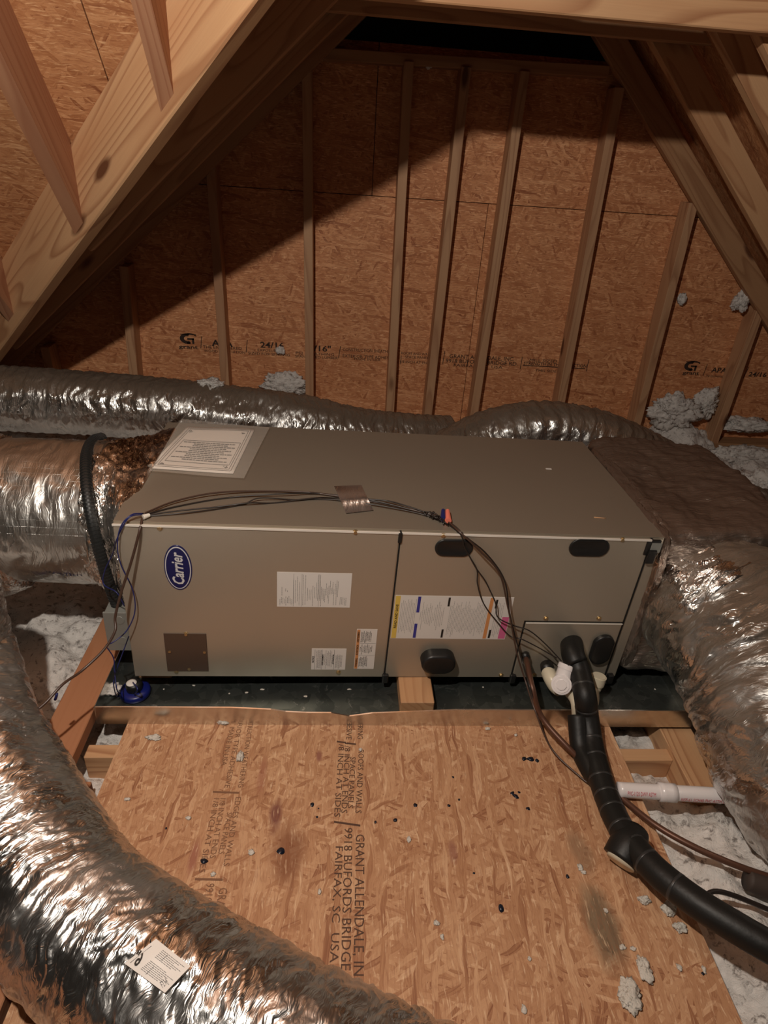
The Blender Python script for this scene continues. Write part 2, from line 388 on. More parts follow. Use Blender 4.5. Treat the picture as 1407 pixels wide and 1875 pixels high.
ft('CONSTRUCTION WEATHERING', (459, 1300), (436, 1442), .0115, IF); ft('EXTERIOR TYPE ADHESIVE', (441, 1300), (411, 1443), .0115, IF); ft('MADE IN USA', (421, 1332), (405, 1402), .0115, IF)
ft('EDGES AND WALLS', (432, 1460), (409, 1586), .0115, IF); ft('SPACE PANELS', (416, 1488), (400, 1564), .0115, IF)
ft('1/8 INCH AT ENDS', (404, 1462), (384, 1572), .0115, IF); ft('1/8 INCH AT SIDES', (392, 1462), (364, 1598), .0115, IF)
ft('GRANT ALLENDALE, INC.', (402, 1626), (357, 1860), .016, IF); ft('9918 BUFORDS BRIDGE RD.', (378, 1618), (330, 1860), .016, IF); ft('FAIRFAX, SC  USA', (352, 1652), (318, 1800), .015, IF)
def bar_on(P, Q, w, mat, par, I, z=.0007):
    d = (Q - P).normalized(); s = d.cross(Vector((0, 0, 1))) * w
    return quads('printed_bar', [[tuple(p + Vector((0, 0, z))) for p in (P - s, P + s, Q + s, Q - s)]], mat, par, M=I)
for a, b, m in (((635, 1361), (652, 1363), IK), ((612, 1505), (660, 1512), IK), ((598, 1862), (662, 1871), IK), ((390, 1450), (438, 1452), IF), ((357, 1610), (408, 1611), IF), ((617, 1358), (634, 1360), IK)):
    bar_on(PZ(*a, ZB), PZ(*b, ZB), .0022, m, bd, bI)
# dark adhesive drops and nail marks on the sheet
drops = [(373, 1577, .010), (572, 1473, .006), (583, 1480, .003), (581, 1496, .004), (760, 1474, .006), (724, 1501, .0055), (688, 1505, .004), (822, 1475, .004), (841, 1464, .003), (830, 1423, .004), (514, 1558, .011), (918, 1662, .009), (868, 1599, .003), (1040, 1605, .005), (945, 1458, .008), (938, 1452, .006), (967, 1481, .006), (951, 1451, .004), (304, 1517, .003), (972, 1390, .010), (960, 1389, .008), (984, 1392, .007), (1288, 1783, .004)]
def blob(name, c, r, mat, par, I=None, flat=.12, seed=0, sub=2, **k):
    bm = bmesh.new(); bmesh.ops.create_icosphere(bm, subdivisions=sub, radius=1)
    V = np.array([v.co[:] for v in bm.verts]); n = fbm(V * 1.6 + seed * 3.7, 3)
    for v, q in zip(bm.verts, n):
        s = 1 + .5 * q; v.co = Vector((v.co.x * r * s, v.co.y * r * s * .8, v.co.z * r * flat * s))
    M = Matrix.Translation(c) @ Matrix.Rotation(seed * 1.3, 4, 'Z')
    return obj(name, frm(bm, name), mat, par, smooth=True, M=(I @ M if I is not None else M), **k)
for i, (u, v, r) in enumerate(drops): blob('adhesive_drop', PZ(u, v, ZB), r, M_adh, bd, bI, .15, i, 1)
# second floor sheet behind the front duct, and its joists
panel('osb_panel', [(-.10, -.70, -.075), (-.04, -.70, -.075), (-.04, -1.3, -.075), (-.10, -1.3, -.075)], .011, M_osb_floor, floor, (0, -1, 0), (1, 0, 0))
panel('osb_panel', [(-.8, -.60, -.05), (-.125, -.60, -.05), (-.125, -1.3, -.05), (-.8, -1.3, -.05)], .011, M_plank, floor, (0, -1, 0), (1, 0, 0))
def fbox(name, a, b, mat, ax='y', bev=.002):
    a = Vector(a); b = Vector(b); c = (a + b) / 2; s = b - a
    if ax == 'y': return beam(name, (c.x, a.y, c.z), (c.x, b.y, c.z), s.x, s.z, mat, floor, bev=bev)
    return beam(name, (a.x, c.y, c.z), (b.x, c.y, c.z), s.y, s.z, mat, floor, bev=bev)
fbox('ceiling_joist', (-.075, -1.3, -.215), (-.035, -.245, -.078), M_plank)
fbox('ceiling_joist', (.012, -1.25, -.225), (.048, 1.7, -.075), M_pine_dk)
fbox('ceiling_joist', (.55, -1.25, -.215), (.588, 1.7, -.075), M_pine)
fbox('ceiling_joist', (1.15, -1.25, -.215), (1.188, 1.7, -.075), M_pine)
fbox('ceiling_joist', (1.335, -.27, -.16), (1.42, 1.7, -.072), M_pine)
fbox('blocking', (-.075, -.182, -.20), (.55, -.145, -.078), M_pine, 'x')
fbox('blocking', (1.19, -.185, -.185), (1.335, -.15, -.085), M_pine, 'x')
fbox('blocking', (1.19, -.80, -.19), (2.4, -.762, -.09), M_pine, 'x')
pl = beam('walking_plank', (-.120, -.235, -.045), (-.120, .62, -.045), .088, .036, M_plank, None, bev=.002,
          label='flat reddish plank lying beside the drain pan on the insulation', cat='plank')
# loose fill
def heightfield():
    xs = np.arange(-1.3, 2.95, .0105); ys = np.arange(-1.25, 1.79, .011); X, Y = np.meshgrid(xs, ys)
    p = np.stack([X, Y, X * 0], -1)
    h = -.145 + .022 * fbm(p * 5, 3) + .030 * np.abs(fbm(p * 13 + 5, 3)) + .008 * fbm(p * 55, 3)
    back = np.clip((Y - .68) / .5, 0, 1); back = back * back * (3 - 2 * back)
    h += back * np.where(X < 1.6, .15, .15 - .09 * np.clip((X - 1.6) / .4, 0, 1))
    h += .03 * np.clip((X - 1.22) / .1, 0, 1) * np.clip((-.25 - Y) / .2, 0, 1)
    h += .03 * np.clip((-.18 - X) / .1, 0, 1)
    # a drift against the gable between the far studs
    h += .16 * np.exp(-((X - 2.22) / .17) ** 2 - ((Y - 1.75) / .16) ** 2)
    # stays below the floor sheets, pan and planks
    under = ((X > -.02) & (X < 1.2) & (Y < -.09)) | ((X > -.18) & (X < 1.45) & (Y > -.12) & (Y < .70)) | ((X < -.02) & (Y < -.55))
    h = np.where(under, np.minimum(h, -.118), h)
    V = np.stack([X, Y, h], -1).reshape(-1, 3); ny, nx = X.shape
    i = (np.arange(ny - 1)[:, None] * nx + np.arange(nx - 1)[None]).ravel()
    me = bpy.data.meshes.new('loose_fill'); me.vertices.add(len(V)); me.vertices.foreach_set('co', V.ravel())
    q = np.stack([i, i + 1, i + nx + 1, i + nx], 1).ravel()
    me.loops.add(len(q)); me.loops.foreach_set('vertex_index', q); me.polygons.add(len(i)); me.polygons.foreach_set('loop_start', np.arange(len(i)) * 4); me.update(); me.validate()
    return me
obj('loose_insulation', heightfield(), M_fluff, None, smooth=True, kind='stuff', label='white blown loose-fill insulation between and over the joists', cat='insulation')

# ================================================================== SETTING: gable wall
YW = 1.789
wall = empty('wall_back', (0, 0, 0), kind='structure')
def roofL(x): return .1975 + .903 * (x + 1)       # underside line of the rafters, low side
def roofR(x): return 1.014 - .957 * (x - 2)
zs1 = PY(704, 358, YW).z; zs2 = PY(1090, 388, YW).z; zs = (zs1 + zs2) / 2
TOPZ = 1.53
pans = []
def wpan(x0, x1, z0, z1):
    P = [(x0, YW, z0), (x1, YW, z0), (x1, YW, z1), (x0, YW, z1)]
    o, M = panel('osb_panel', P, .011, M_osb_wall, wall, (1, 0, 0), (0, 0, 1)); pans.append((o, M)); return o, M
wp, wM = wpan(-1.35, 1.10, zs - 1.22, zs - .0015); wpan(1.103, 3.35, zs - 1.22, zs - .0015); wpan(-.9, .60, zs + .0015, TOPZ); wpan(.603, 2.9, zs + .0015, TOPZ); wpan(-1.6, 3.4, -.9, zs - 1.223)
wI = wM.inverted()
wp2, wM2 = pans[1]; wI2 = wM2.inverted()
def wt(body, a, b, h, bold=0.0, mat=None, two=False):
    A = PY(*a, YW); B = PY(*b, YW); B.z = (A.z + B.z) / 2; A.z = B.z
    pr, I = (wp2, wI2) if A.x > 1.103 else (wp, wI)
    text('printed_text', body, A + Vector((0, -.0008, 0)), B + Vector((0, -.0008, 0)), (0, 0, 1), h, mat or M_ink_wall, pr, Minv=I, bold=bold)
def wbar(a, b, w=.003):
    A = PY(*a, YW - .0014); B = PY(*b, YW - .0014); pr, I = (wp2, wI2) if A.x > 1.103 else (wp, wI)
    s = (B - A).normalized().cross(Vector((0, 1, 0))) * w / 2
    quads('printed_bar', [[A - s, A + s, B + s, B - s]], M_ink_wall, pr, M=I)
def glogo(u, v, s):
    c = PY(u, v, YW - .0014); pr, I = (wp2, wI2) if c.x > 1.103 else (wp, wI)
    Q = []
    def arc(r0, r1, a0, a1, cx, cz, n=14, sq=.72):
        for i in range(n):
            t0 = math.radians(a0 + (a1 - a0) * i / n); t1 = math.radians(a0 + (a1 - a0) * (i + 1) / n)
            Q.append([c + Vector((cx + r * math.cos(t), 0, cz + r * math.sin(t) * sq)) * s for r, t in ((r0, t0), (r1, t0), (r1, t1), (r0, t1))])
    arc(.45, 1.0, 70, 300, 0, 0); arc(.95, 1.12, 35, 120, .35, -.05)
    for x0, x1, z0, z1 in ((.0, .9, -.15, .08), (.62, .9, -.7, .08), (-.1, .35, -.72, -.5), (-.9, 1.2, .52, .62)):
        Q.append([c + Vector(p) * s for p in ((x0, 0, z0), (x1, 0, z0), (x1, 0, z1), (x0, 0, z1))])
    quads('printed_emblem', Q, M_ink_wall, pr, M=I)
glogo(343, 620, .034); glogo(1266, 670, .034)
wt('grant', (328, 637), (363, 639), .016, .02); wt('grant', (1250, 685), (1280, 686), .016, .02)
wt('APA', (388, 634), (427, 634), .028, .03); wt('THE ENGINEERED', (372, 638), (443, 640), .014); wt('WOOD ASSOCIATION', (374, 645), (449, 647), .012)
wt('24/16', (477, 636), (520, 638), .026, .02); wt('EXPOSURE 1', (472, 643), (515, 645), .012); wt('SIZED FOR SPACING', (455, 649), (531, 652), .012)
wt('7/16"', (566, 642), (606, 644), .026, .02); wt('PS2 SHEATHING', (542, 648), (612, 652), .012); wt('SPAN-RATED LUMBER', (541, 654), (619, 658), .012)
wt('CONSTRUCTION SHEATHING', (628, 642), (722, 647), .014); wt('EXTERIOR TYPE ADHESIVE', (628, 654), (722, 658), .014); wt('MADE IN USA', (649, 659), (697, 661), .011)
wt('ROOFS AND WALLS', (735, 648), (792, 652), .012); wt('SPACE PANELS', (742, 655), (788, 658), .012); wt('1/8 INCH AT ENDS', (733, 664), (790, 667), .012)
wt('GRANT ALLENDALE, INC.', (823, 656), (942, 660), .018, .005); wt('9918 BUFORDS BRIDGE RD.', (816, 664), (948, 669), .018, .005); wt('FAIRFAX, SC  USA', (831, 671), (920, 675), .014)
wt('MILL SIZED', (970, 662), (1020, 664), .014); wt('STRENGTH IN THIS DIRECTION', (959, 667), (1074, 673), .014, .01); wt('THIS SIDE', (980, 680), (1019, 682), .012)
wt('APA', (1302, 682), (1330, 682), .024, .02); wt('THE ENGINEERED WOOD', (1292, 690), (1340, 692), .010); wt('24/16', (1370, 689), (1403, 690), .022, .02)
for a, b in (((369, 616), (368, 638)), ((453, 623), (451, 645)), ((624, 634), (620, 656)), ((815, 643), (811, 667)), ((957, 653), (953, 676)), ((1079, 658), (1074, 680)), ((1296, 667), (1288, 688)), ((1372, 672), (1362, 692)), ((735, 651), (734, 667))): wbar(a, b)
wbar((958, 669), (1072, 675), .004)
panel('light_leak_backing', [(-1.6, YW + .02, -.9), (3.4, YW + .02, -.9), (3.4, YW + .02, TOPZ), (-1.6, YW + .02, TOPZ)], .01, M_void, wall, (1, 0, 0), (0, 0, 1))  # added dark sheet behind the wall, blocks light leaking through the panel gaps
# studs
def stud(a, b, w=.038):
    A = PY(*a, YW - .089); B = PY(*b, YW - .089); d = (B - A)
    A2 = A - d.normalized() * .0; B2 = B + d.normalized() * .35
    if abs(B2.z - B.z) < .01: pass
    beam('stud', A2 + Vector((0, .0445, 0)), B2 + Vector((0, .0445, 0)), w, .089, M_pine_stud, wall, up=(0, 1, 0), bev=.0015)
for a, b in (((81, 636), (88, 668)), ((226, 488), (244, 683)), ((384, 285), (412, 698)), ((562, 108), (567, 722)), ((749, 112), (715, 750)), ((855, 122), (785, 752)), ((962, 130), (870, 752)), ((1136, 160), (1030, 728)), ((1272, 372), (1172, 760)), ((1395, 565), (1318, 786))):
    stud(a, b)
# plates and wall rafters
def ybeam(name, A, B, w, h, mat, par, y, **k): return beam(name, (A[0], y, A[1]), (B[0], y, B[1]), w, h, mat, par, up=(0, 0, 1), **k)
pa = PY(592, 97, YW - .045); pb = PY(1112, 130, YW - .045)
beam('top_plate', (pa.x - .0, YW - .03, pa.z - .005), (pb.x, YW - .03, pb.z - .005), .089, .038, M_pine_dk, wall)
beam('bottom_plate', (1.9, YW - .03, -.035), (3.3, YW - .03, -.035), .13, .038, M_pine_dk, wall)

# ================================================================== SETTING: roof (named ceiling)
ceil = empty('ceiling', kind='structure')
def rafter(x0, x1, fn, y, depth=.14, mat=M_pine_dk, w=.038, yc=None):
    s = (fn(x1) - fn(x0)) / (x1 - x0); n = Vector((-s, 0, 1)).normalized()
    A = Vector((x0, y, fn(x0))) + n * depth / 2; B = Vector((x1, y, fn(x1))) + n * depth / 2
    return beam('rafter', A, B, w, depth, mat, ceil, up=n, bev=.002)
APX = .983
for y in (1.705, 1.30, .92):
    xl = -1.6 if y > 1.6 else (.70 - y) / .8
    dp_ = .089 if y > 1 else .115
    rafter(xl, APX - .02, roofL, y, depth=dp_); rafter(APX + .02, 3.3 if y > 1.5 else 2.7, roofR, y, depth=dp_, mat=M_pine_dk if y > 1.5 else M_pine)
# roof rafter seen at the upper right behind the cross beam
a = PY(1372, 45, .70); b = PY(1410, 128, .70); s_ = -.957
fn4 = lambda x: a.z + s_ * (x - a.x)
rafter(a.x - .5, a.x + 1.2, fn4, .70, depth=.115, mat=M_pine)
# gable roof decks (two slopes above the rafters)
def deck(fn, x0, x1, y0, y1, off, n=1):
    s = (fn(x1) - fn(x0)) / (x1 - x0); N = Vector((-s, 0, 1)).normalized(); o = N * off
    P = [Vector((x0, y0, fn(x0))) + o, Vector((x1, y0, fn(x1))) + o, Vector((x1, y1, fn(x1))) + o, Vector((x0, y1, fn(x0))) + o]
    X = Vector((1, 0, s)).normalized(); Y = Vector((0, 1, 0)) 
    # face looks down: build with local z pointing down
    panel('roof_deck', P, .011, M_osb_roof, ceil, X, -Y)
deck(roofR, APX, 3.4, .1, YW + .02, .117)
VD = Vector((1.043, -.835, .933)).normalized()             # along the valley
# low-side deck of the gable roof lies behind the valley only
N_ = Vector((-.903, 0, 1)).normalized()
def PLf(x, y): return Vector((x, y, roofL(x))) + N_ * .117
P = [PLf(-1.9, YW + .02), PLf((.56 - YW) / .8, YW + .02) , PLf(APX, YW + .02), PLf(APX, -.24), PLf((.56 - .9) / .8, .9)]
P = [PLf(-1.36, YW + .02), PLf(APX, YW + .02), PLf(APX, -.08)]
panel('roof_deck', P, .011, M_osb_roof, ceil, Vector((1, 0, .903)).normalized(), (0, -1, 0))
# main roof plane, rising towards the camera over the valley: z = 1.379 - 1.14 (y - .518)
def mz(y): return 1.385 - 1.14 * (y - .518)
def vx(y): return (.55 - y) / .8
ys_ = PN(192, 128, (0, 1.14, 1), 1.385 + 1.14 * .518)     # where the panel joint meets the valley
jx = ys_.x
def mdeck(xa, xb):
    pts = []
    y_lo = lambda x: .55 - .8 * x
    if xb <= 1.2:
        pts = [(xa, y_lo(xa) + .055), (xb, y_lo(xb) + .055), (xb, -2.2), (xa, -2.2)]
    panel('roof_deck', [(x, y, mz(y)) for x, y in pts], .011, M_osb_roof, ceil, (1, 0, 0), Vector((0, 1, -1.14)).normalized() * -1)
a1 = PN(140, 0, (0, 1.14, 1), 1.385 + 1.14 * .518); a2 = PN(193, 133, (0, 1.14, 1), 1.385 + 1.14 * .518)
mdeck(-1.55, -.604); mdeck(-.602, a2.x - .001); mdeck(a2.x + .002, .9)
# valley rafter
k, n = .55, (.8, 1, 0)
lo1 = PN(470, 0, n, k); lo2 = PN(0, 640, n, k); hd = Vector(n).normalized()
vd = (lo1 - lo2).normalized(); vu = hd.cross(vd); vu = vu if vu.z > 0 else -vu
hgt = .178
A = lo2 - vd * .9; B = lo1 + vd * .85
beam('valley_rafter', A + vu * hgt / 2 + hd * .022, B + vu * hgt / 2 + hd * .022, .044, hgt, M_pine, ceil, up=vu, bev=.004)
# jack rafters landing on the valley
def jack(tip, top, s=1.15, d=.14, L=1.6, mat=M_plank):
    dirv = Vector((0, -1, s)).normalized(); up = Vector((0, s, 1)).normalized()
    # slab whose low end is cut along the valley face
    T = PN(*tip, n, k); w = .038
    bm = bmesh.new(); vs = []
    for far in (0, 1):
        for (dx, dz) in ((0, 0), (-w, 0), (-w, 1), (0, 1)):
            p = T + Vector((dx, 0, 0))
            if dz: p = p + Vector((0, 0, d * math.sqrt(1 + s * s)))
            # slide along the rafter direction until it meets the valley face
            t = (Vector(n).dot(p) - k) / -Vector(n).dot(dirv)
            q = p + dirv * (t if far == 0 else L + t)
            vs.append(bm.verts.new(q))
    for f in ((0, 1, 2, 3), (7, 6, 5, 4), (0, 4, 5, 1), (1, 5, 6, 2), (2, 6, 7, 3), (3, 7, 4, 0)): bm.faces.new([vs[i] for i in f])
    R = Matrix((dirv, Vector((1, 0, 0)), dirv.cross(Vector((1, 0, 0))))).transposed().to_4x4(); R.translation = T
    I = R.inverted()
    for v in bm.verts: v.co = I @ v.co
    bmesh.ops.recalc_face_normals(bm, faces=bm.faces[:])
    obj('jack_rafter', frm(bm, 'jack_rafter'), mat, ceil, M=R)
M_jack = wood('pine_jack', (.42, .215, .12), (.30, .125, .065), (.35, .155, .08))
jack((152, 408), None, mat=M_jack); jack((318, 172), None, mat=M_jack); jack((25, 575), None, mat=M_jack)
# cross beam under the roof, its lit face towards the lamp
yb = .62
ba = PY(545, -3, yb); bb = PY(1407, 28, yb)
dz = (bb.z - ba.z)
zb = PY(1000, 24, yb).z
beam('cross_beam', (ba.x - .1, yb + .022, zb + .07), (2.2, yb + .022, zb + .07 - .0), .044, .14, M_pine, ceil, bev=.003)
# collar tie one rafter further back and ridge board
yc = 1.24; zc = PY(1000, 57, yc).z
beam('collar_tie', (.30, yc, zc + .07), (1.66, yc, zc + .07), .038, .14, M_pine_dk, ceil, bev=.002)
beam('ridge_board', (APX, -.2, roofL(APX) + .0), (APX, YW, roofL(APX) + .0), .038, .19, M_pine_dk, ceil)
panel('vent_dark_backing', [(.2, 2.05, 1.3), (1.9, 2.05, 1.3), (1.9, 2.05, 2.3), (.2, 2.05, 2.3)], .01, M_void, ceil, (1, 0, 0), (0, 0, 1))  # added dark sheet that keeps the opening above the top plate black
# roof behind and above the camera (closes the attic)
panel('roof_deck', [(.902, -.35, mz(-.35)), (3.4, -.35, mz(-.35)), (3.4, -2.2, mz(-2.2)), (.902, -2.2, mz(-2.2))], .011, M_osb_roof, ceil, (1, 0, 0), Vector((0, 1, -1.14)).normalized() * -1)
# ================================================================== AIR HANDLER
L, H, D = 1.259, .446, .56
UROT = Euler((.005, .022, .031), 'XYZ')
unit = empty('air_handler', (0, 0, 0), UROT, label='long taupe metal air handler lying on its side on blocks in the drain pan', cat='air handler')
box('cabinet', (.004, .012, .001), (L - .002, D, H - .002), M_cab, unit, bev=.003)
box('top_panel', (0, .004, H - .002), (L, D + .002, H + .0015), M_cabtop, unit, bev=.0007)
# front panels
def fpanel(name, poly, y0=-.004, y1=.012, mat=M_cab, bev=.002):
    bm = bmesh.new(); vs = [bm.verts.new((x, y0, z)) for x, z in poly]; f = bm.faces.new(vs)
    r = bmesh.ops.extrude_face_region(bm, geom=[f])
    for v in [g for g in r['geom'] if isinstance(g, bmesh.types.BMVert)]: v.co.y = y1
    bmesh.ops.recalc_face_normals(bm, faces=bm.faces[:])
    if bev:
        e = [e for e in bm.edges if all(abs(v.co.y - y0) < 1e-6 for v in e.verts)]
        bmesh.ops.bevel(bm, geom=e, offset=bev, segments=2, affect='EDGES')
    return obj(name, frm(bm, name), mat, unit)
def xz(u, v, y=0.0):
    p = UF(u, v, y); return (p.x, p.z)
s1t = xz(731, 971)[0]; s1b = xz(707, 1237)[0]; s1 = (s1t + s1b) / 2
s2 = 1.226
s3 = (xz(957, 1137)[0] + xz(941, 1237)[0]) / 2; z3 = (xz(957, 1137)[1] + xz(1137, 1139)[1]) / 2
g = .0022
fpanel('access_panel', [(.001, .001), (s1 - g, .001), (s1 - g, H - .002), (.001, H - .002)])
fpanel('access_panel', [(s1 + g, .001), (s3 - g, .001), (s3 - g, z3 + g), (s2 - g, z3 + g), (s2 - g, H - .002), (s1 + g, H - .002)])
fpanel('pipe_panel', [(s3 + g, .001), (s2 - g, .001), (s2 - g, z3 - g), (s3 + g, z3 - g)])
fpanel('end_flange', [(s2 + g, .001), (L, .001), (L, H - .002), (s2 + g, H - .002)], y0=.002)
for a, b in (((s1 - g, -.0015, 0), (s1 + g, .012, H - .002)), ((s2 - g - .001, -.001, 0), (s2 + g + .001, .012, H - .002)), ((s3 - g, -.001, 0), (s3 + g, .012, z3)), ((s3, -.001, z3 - g), (s2, .012, z3 + g))):
    box('gasket', a, b, M_seam, unit)
# folded top edges of the panels, pale colour paints their highlight
box('panel_edge_highlight', (.0, -.0062, H - .0055), (s1 - g, -.003, H - .001), M_edge, unit); box('panel_edge_highlight', (s1 + g, -.0062, H - .0055), (s2 - g, -.003, H - .001), M_edge, unit)
box('panel_edge_highlight', (s3 + g, -.0052, z3 - g - .0025), (s2 - g, -.003, z3 - g), M_edge, unit)
def screw(u, v, r=.0055):
    p = UF(u, v, -.004); bm = bmesh.new()
    bmesh.ops.create_cone(bm, cap_ends=True, segments=6, radius1=r, radius2=r * .85, depth=.004, matrix=Matrix.Translation((p.x, -.006, p.z)) @ Matrix.Rotation(math.pi / 2, 4, 'X'))
    bmesh.ops.create_cone(bm, cap_ends=True, segments=16, radius1=r * 1.45, radius2=r * 1.4, depth=.0012, matrix=Matrix.Translation((p.x, -.0046, p.z)) @ Matrix.Rotation(math.pi / 2, 4, 'X'))
    obj('screw', frm(bm, 'screw'), M_brass, unit)
for u, v in ((293, 967), (651, 974), (812, 980), (1140, 988), (341, 1161), (311, 1192), (375, 1193), (347, 1224), (323, 1229), (620, 1231), (1000, 1132), (1097, 1132), (918, 1236), (979, 1236)): screw(u, v, .0045)
# brown knockout plate
q = [xz(301, 1157), xz(378, 1157), xz(383, 1226), xz(307, 1226)]
x0 = (q[0][0] + q[3][0]) / 2; x1 = (q[1][0] + q[2][0]) / 2; z0 = q[2][1]; z1 = q[0][1]
box('cover_plate', (x0, -.0062, z0), (x1, -.004, z1), M_knock, unit, bev=.0008)
# handles
def stadium(name, cx, cz, a, b, y0, y1, mat, vert=False, top=.8, dish=0):
    n = 40; bm = bmesh.new(); rings = []
    prof = [(1.0, y1), (1.0, y0 + (y1 - y0) * .25), (.94, y0 + (y1 - y0) * .06), (top, y0), (top * .86, y0 + dish * .3), (top * .72, y0 + dish)]
    for s, y in prof:
        R = []
        for i in range(n):
            t = 2 * math.pi * i / n; ct, st = math.cos(t), math.sin(t)
            r = b * s; ex = (a - b) * (1 if ct > 0 else -1)
            x, z = ex + r * ct - (0), r * st
            x = ex + (r) * ct - (ex * (0))
            if vert: x, z = z, x
            R.append(bm.verts.new((cx + x, y, cz + z)))
        rings.append(R)
    for A_, B_ in zip(rings, rings[1:]):
        for i in range(n): bm.faces.new((A_[i], A_[(i + 1) % n], B_[(i + 1) % n], B_[i]))
    bm.faces.new(rings[-1]); bmesh.ops.recalc_face_normals(bm, faces=bm.faces[:])
    return obj(name, frm(bm, name), mat, unit, smooth=True)
def hnd(pl, pr, pt, pb, y, vert=False, dish=.0, y1=-.003):
    l, r = xz(*pl, y), xz(*pr, y); t, b = xz(*pt, y), xz(*pb, y); w = (r[0] - l[0]) / 2; h = (t[1] - b[1]) / 2
    c = ((l[0] + r[0]) / 2, (t[1] + b[1]) / 2)
    if vert: stadium('handle', c[0], c[1], h, w, y, y1, M_blackp, True, dish=dish)
    else: stadium('handle', c[0], c[1], w, h, y, y1, M_blackp, False, dish=dish)
hnd((797, 1004), (867, 1005), (830, 989), (831, 1020), -.008, dish=.0015); hnd((1043, 1005), (1117, 1004), (1080, 988), (1080, 1020), -.008, dish=.0015)
hnd((773, 1218), (836, 1218), (804, 1203), (804, 1236), -.035); hnd((1086, 1190), (1123, 1192), (1103, 1167), (1104, 1218), -.016, True)
# clips
p = UF(734, 975); box('clip', (p.x - .005, -.008, H - .028), (p.x + .004, -.001, H - .002), M_blackp, unit, bev=.001)
for u, v in ((706, 1236), (939, 1236), (1119, 1233)):
    p = UF(u, v); box('clip', (p.x - .009, -.012, -.014), (p.x + .007, .004, .014), M_blackp, unit, bev=.003)
p = UF(1196, 990); box('clip', (p.x - .016, -.006, H - .045), (p.x + .02, .0015, H - .003), M_blackp, unit, bev=.002)
p = UF(1194, 1002); box('clip', (p.x - .009, -.011, H - .066), (p.x + .011, -.001, H - .028), M_blackp, unit, bev=.002)
box('clip_plate', (L - .033, -.0078, H - .036), (L - .007, -.0058, H - .009), M_steelbox, unit, bev=.001)
# emblem
c0 = UF(327, 996); c1 = UF(327, 1078); cz = (c0.z + c1.z) / 2; cx = UF(327, 1037).x; rz = (c0.z - c1.z) / 2; rx = rz * .5
def ellipse(name, a, b, y, mat, par, th=.001, n=48):
    v = [(a * math.cos(2 * math.pi * i / n), 0, b * math.sin(2 * math.pi * i / n)) for i in range(n)]
    v2 = [(x * .98, -th, z * .98) for x, _, z in v]
    f = [tuple(range(n, 2 * n))] + [(i, (i + 1) % n, n + (i + 1) % n, n + i) for i in range(n)]
    me = mesh(name, v + v2, f); bm = bmesh.new(); bm.from_mesh(me); bmesh.ops.recalc_face_normals(bm, faces=bm.faces[:]); bm.to_mesh(me); bm.free()
    return obj(name, me, mat, par, M=Matrix.Translation((cx, y, cz)))
em = ellipse('emblem', rx, rz, -.004, M_blue, unit, .0015)
Mi = Matrix.Translation((cx, -.004, cz)).inverted()
e2 = ellipse('emblem_ring', rx * .93, rz * .95, 0, M_silver, em, .0019); e2.matrix_basis = Matrix.Identity(4)
e3 = ellipse('emblem_field', rx * .86, rz * .905, 0, M_blue, em, .0022); e3.matrix_basis = Matrix.Identity(4)
text('emblem_text', 'Carrier', (cx + rx * .36, -.0064, cz - rz * .70), (cx + rx * .36, -.0064, cz + rz * .72), (-1, 0, 0), rx * .80, M_silver, em, nrm=.0004, shear=.28, bold=.022, Minv=Mi)

# printed labels on the front
def label_sheet(name, quad, y=-.0046, mat=M_white):
    q = [UF(u, v, -.004) for u, v in quad]; x0 = (q[0].x + q[3].x) / 2; x1 = (q[1].x + q[2].x) / 2; z1 = (q[0].z + q[1].z) / 2; z0 = (q[2].z + q[3].z) / 2
    o = box(name, (x0, y, z0), (x1, -.0039, z1), mat, unit, bev=.0002); return o, (x0, x1, z0, z1), Matrix.Translation(-Vector(((x0 + x1) / 2, (y - .0039) / 2, (z0 + z1) / 2)))
def rect(name, R, fx0, fx1, fz0, fz1, mat, par, I, y=-.0049):
    x0, x1, z0, z1 = R; a = x0 + (x1 - x0) * fx0; b = x0 + (x1 - x0) * fx1; c = z0 + (z1 - z0) * fz0; d = z0 + (z1 - z0) * fz1
    return quads(name, [[(a, y, c), (b, y, c), (b, y, d), (a, y, d)]], mat, par, M=I)
def fine(R, cols, par, I, mat=M_print, y=-.00475, w=.0009, seed=1, name='fine_print'):
    """columns of tiny type running up the label: short dashes like words"""
    rd = random.Random(seed); Q = []; x0, x1, z0, z1 = R
    for fx, a, b in cols:
        x = x0 + (x1 - x0) * fx; z = z0 + (z1 - z0) * a; e = z0 + (z1 - z0) * b
        while z < e:
            l = rd.uniform(.0015, .006); zz = min(z + l, e); Q.append([(x - w / 2, y, z), (x + w / 2, y, z), (x + w / 2, y, zz), (x - w / 2, y, zz)]); z = zz + rd.uniform(.0007, .0013)
    if Q: return quads(name, Q, mat, par, M=I, kind='stuff')
def cols(a, b, n, z0, z1, jit=0, seed=0):
    rd = random.Random(seed); return [(a + (b - a) * i / max(1, n - 1), z0 + rd.uniform(0, jit), z1 - rd.uniform(0, jit)) for i in range(n)]
lb, R, I = label_sheet('rating_label', ((506, 1048), (643, 1049), (643, 1112), (509, 1111)))
fine(R, cols(.04, .2, 9, .03, .32, .1, 1) + cols(.04, .14, 5, .32, .6, .2, 2) + cols(.22, .3, 4, .05, .9, .2, 3) + cols(.35, .38, 2, .03, .95, .1, 4) + cols(.41, .53, 6, .03, .75, .25, 5) + cols(.55, .58, 2, .2, .95) + cols(.56, .82, 16, .03, .9, .45, 6) + cols(.86, .94, 5, .06, .32, .06, 7), lb, I)
for fx in (.22, .33, .56): rect('rule', R, fx, fx + .003, .02, .96, M_print, lb, I)
lb, R, I = label_sheet('caution_label', ((570, 1188), (634, 1187), (633, 1226), (571, 1226)))
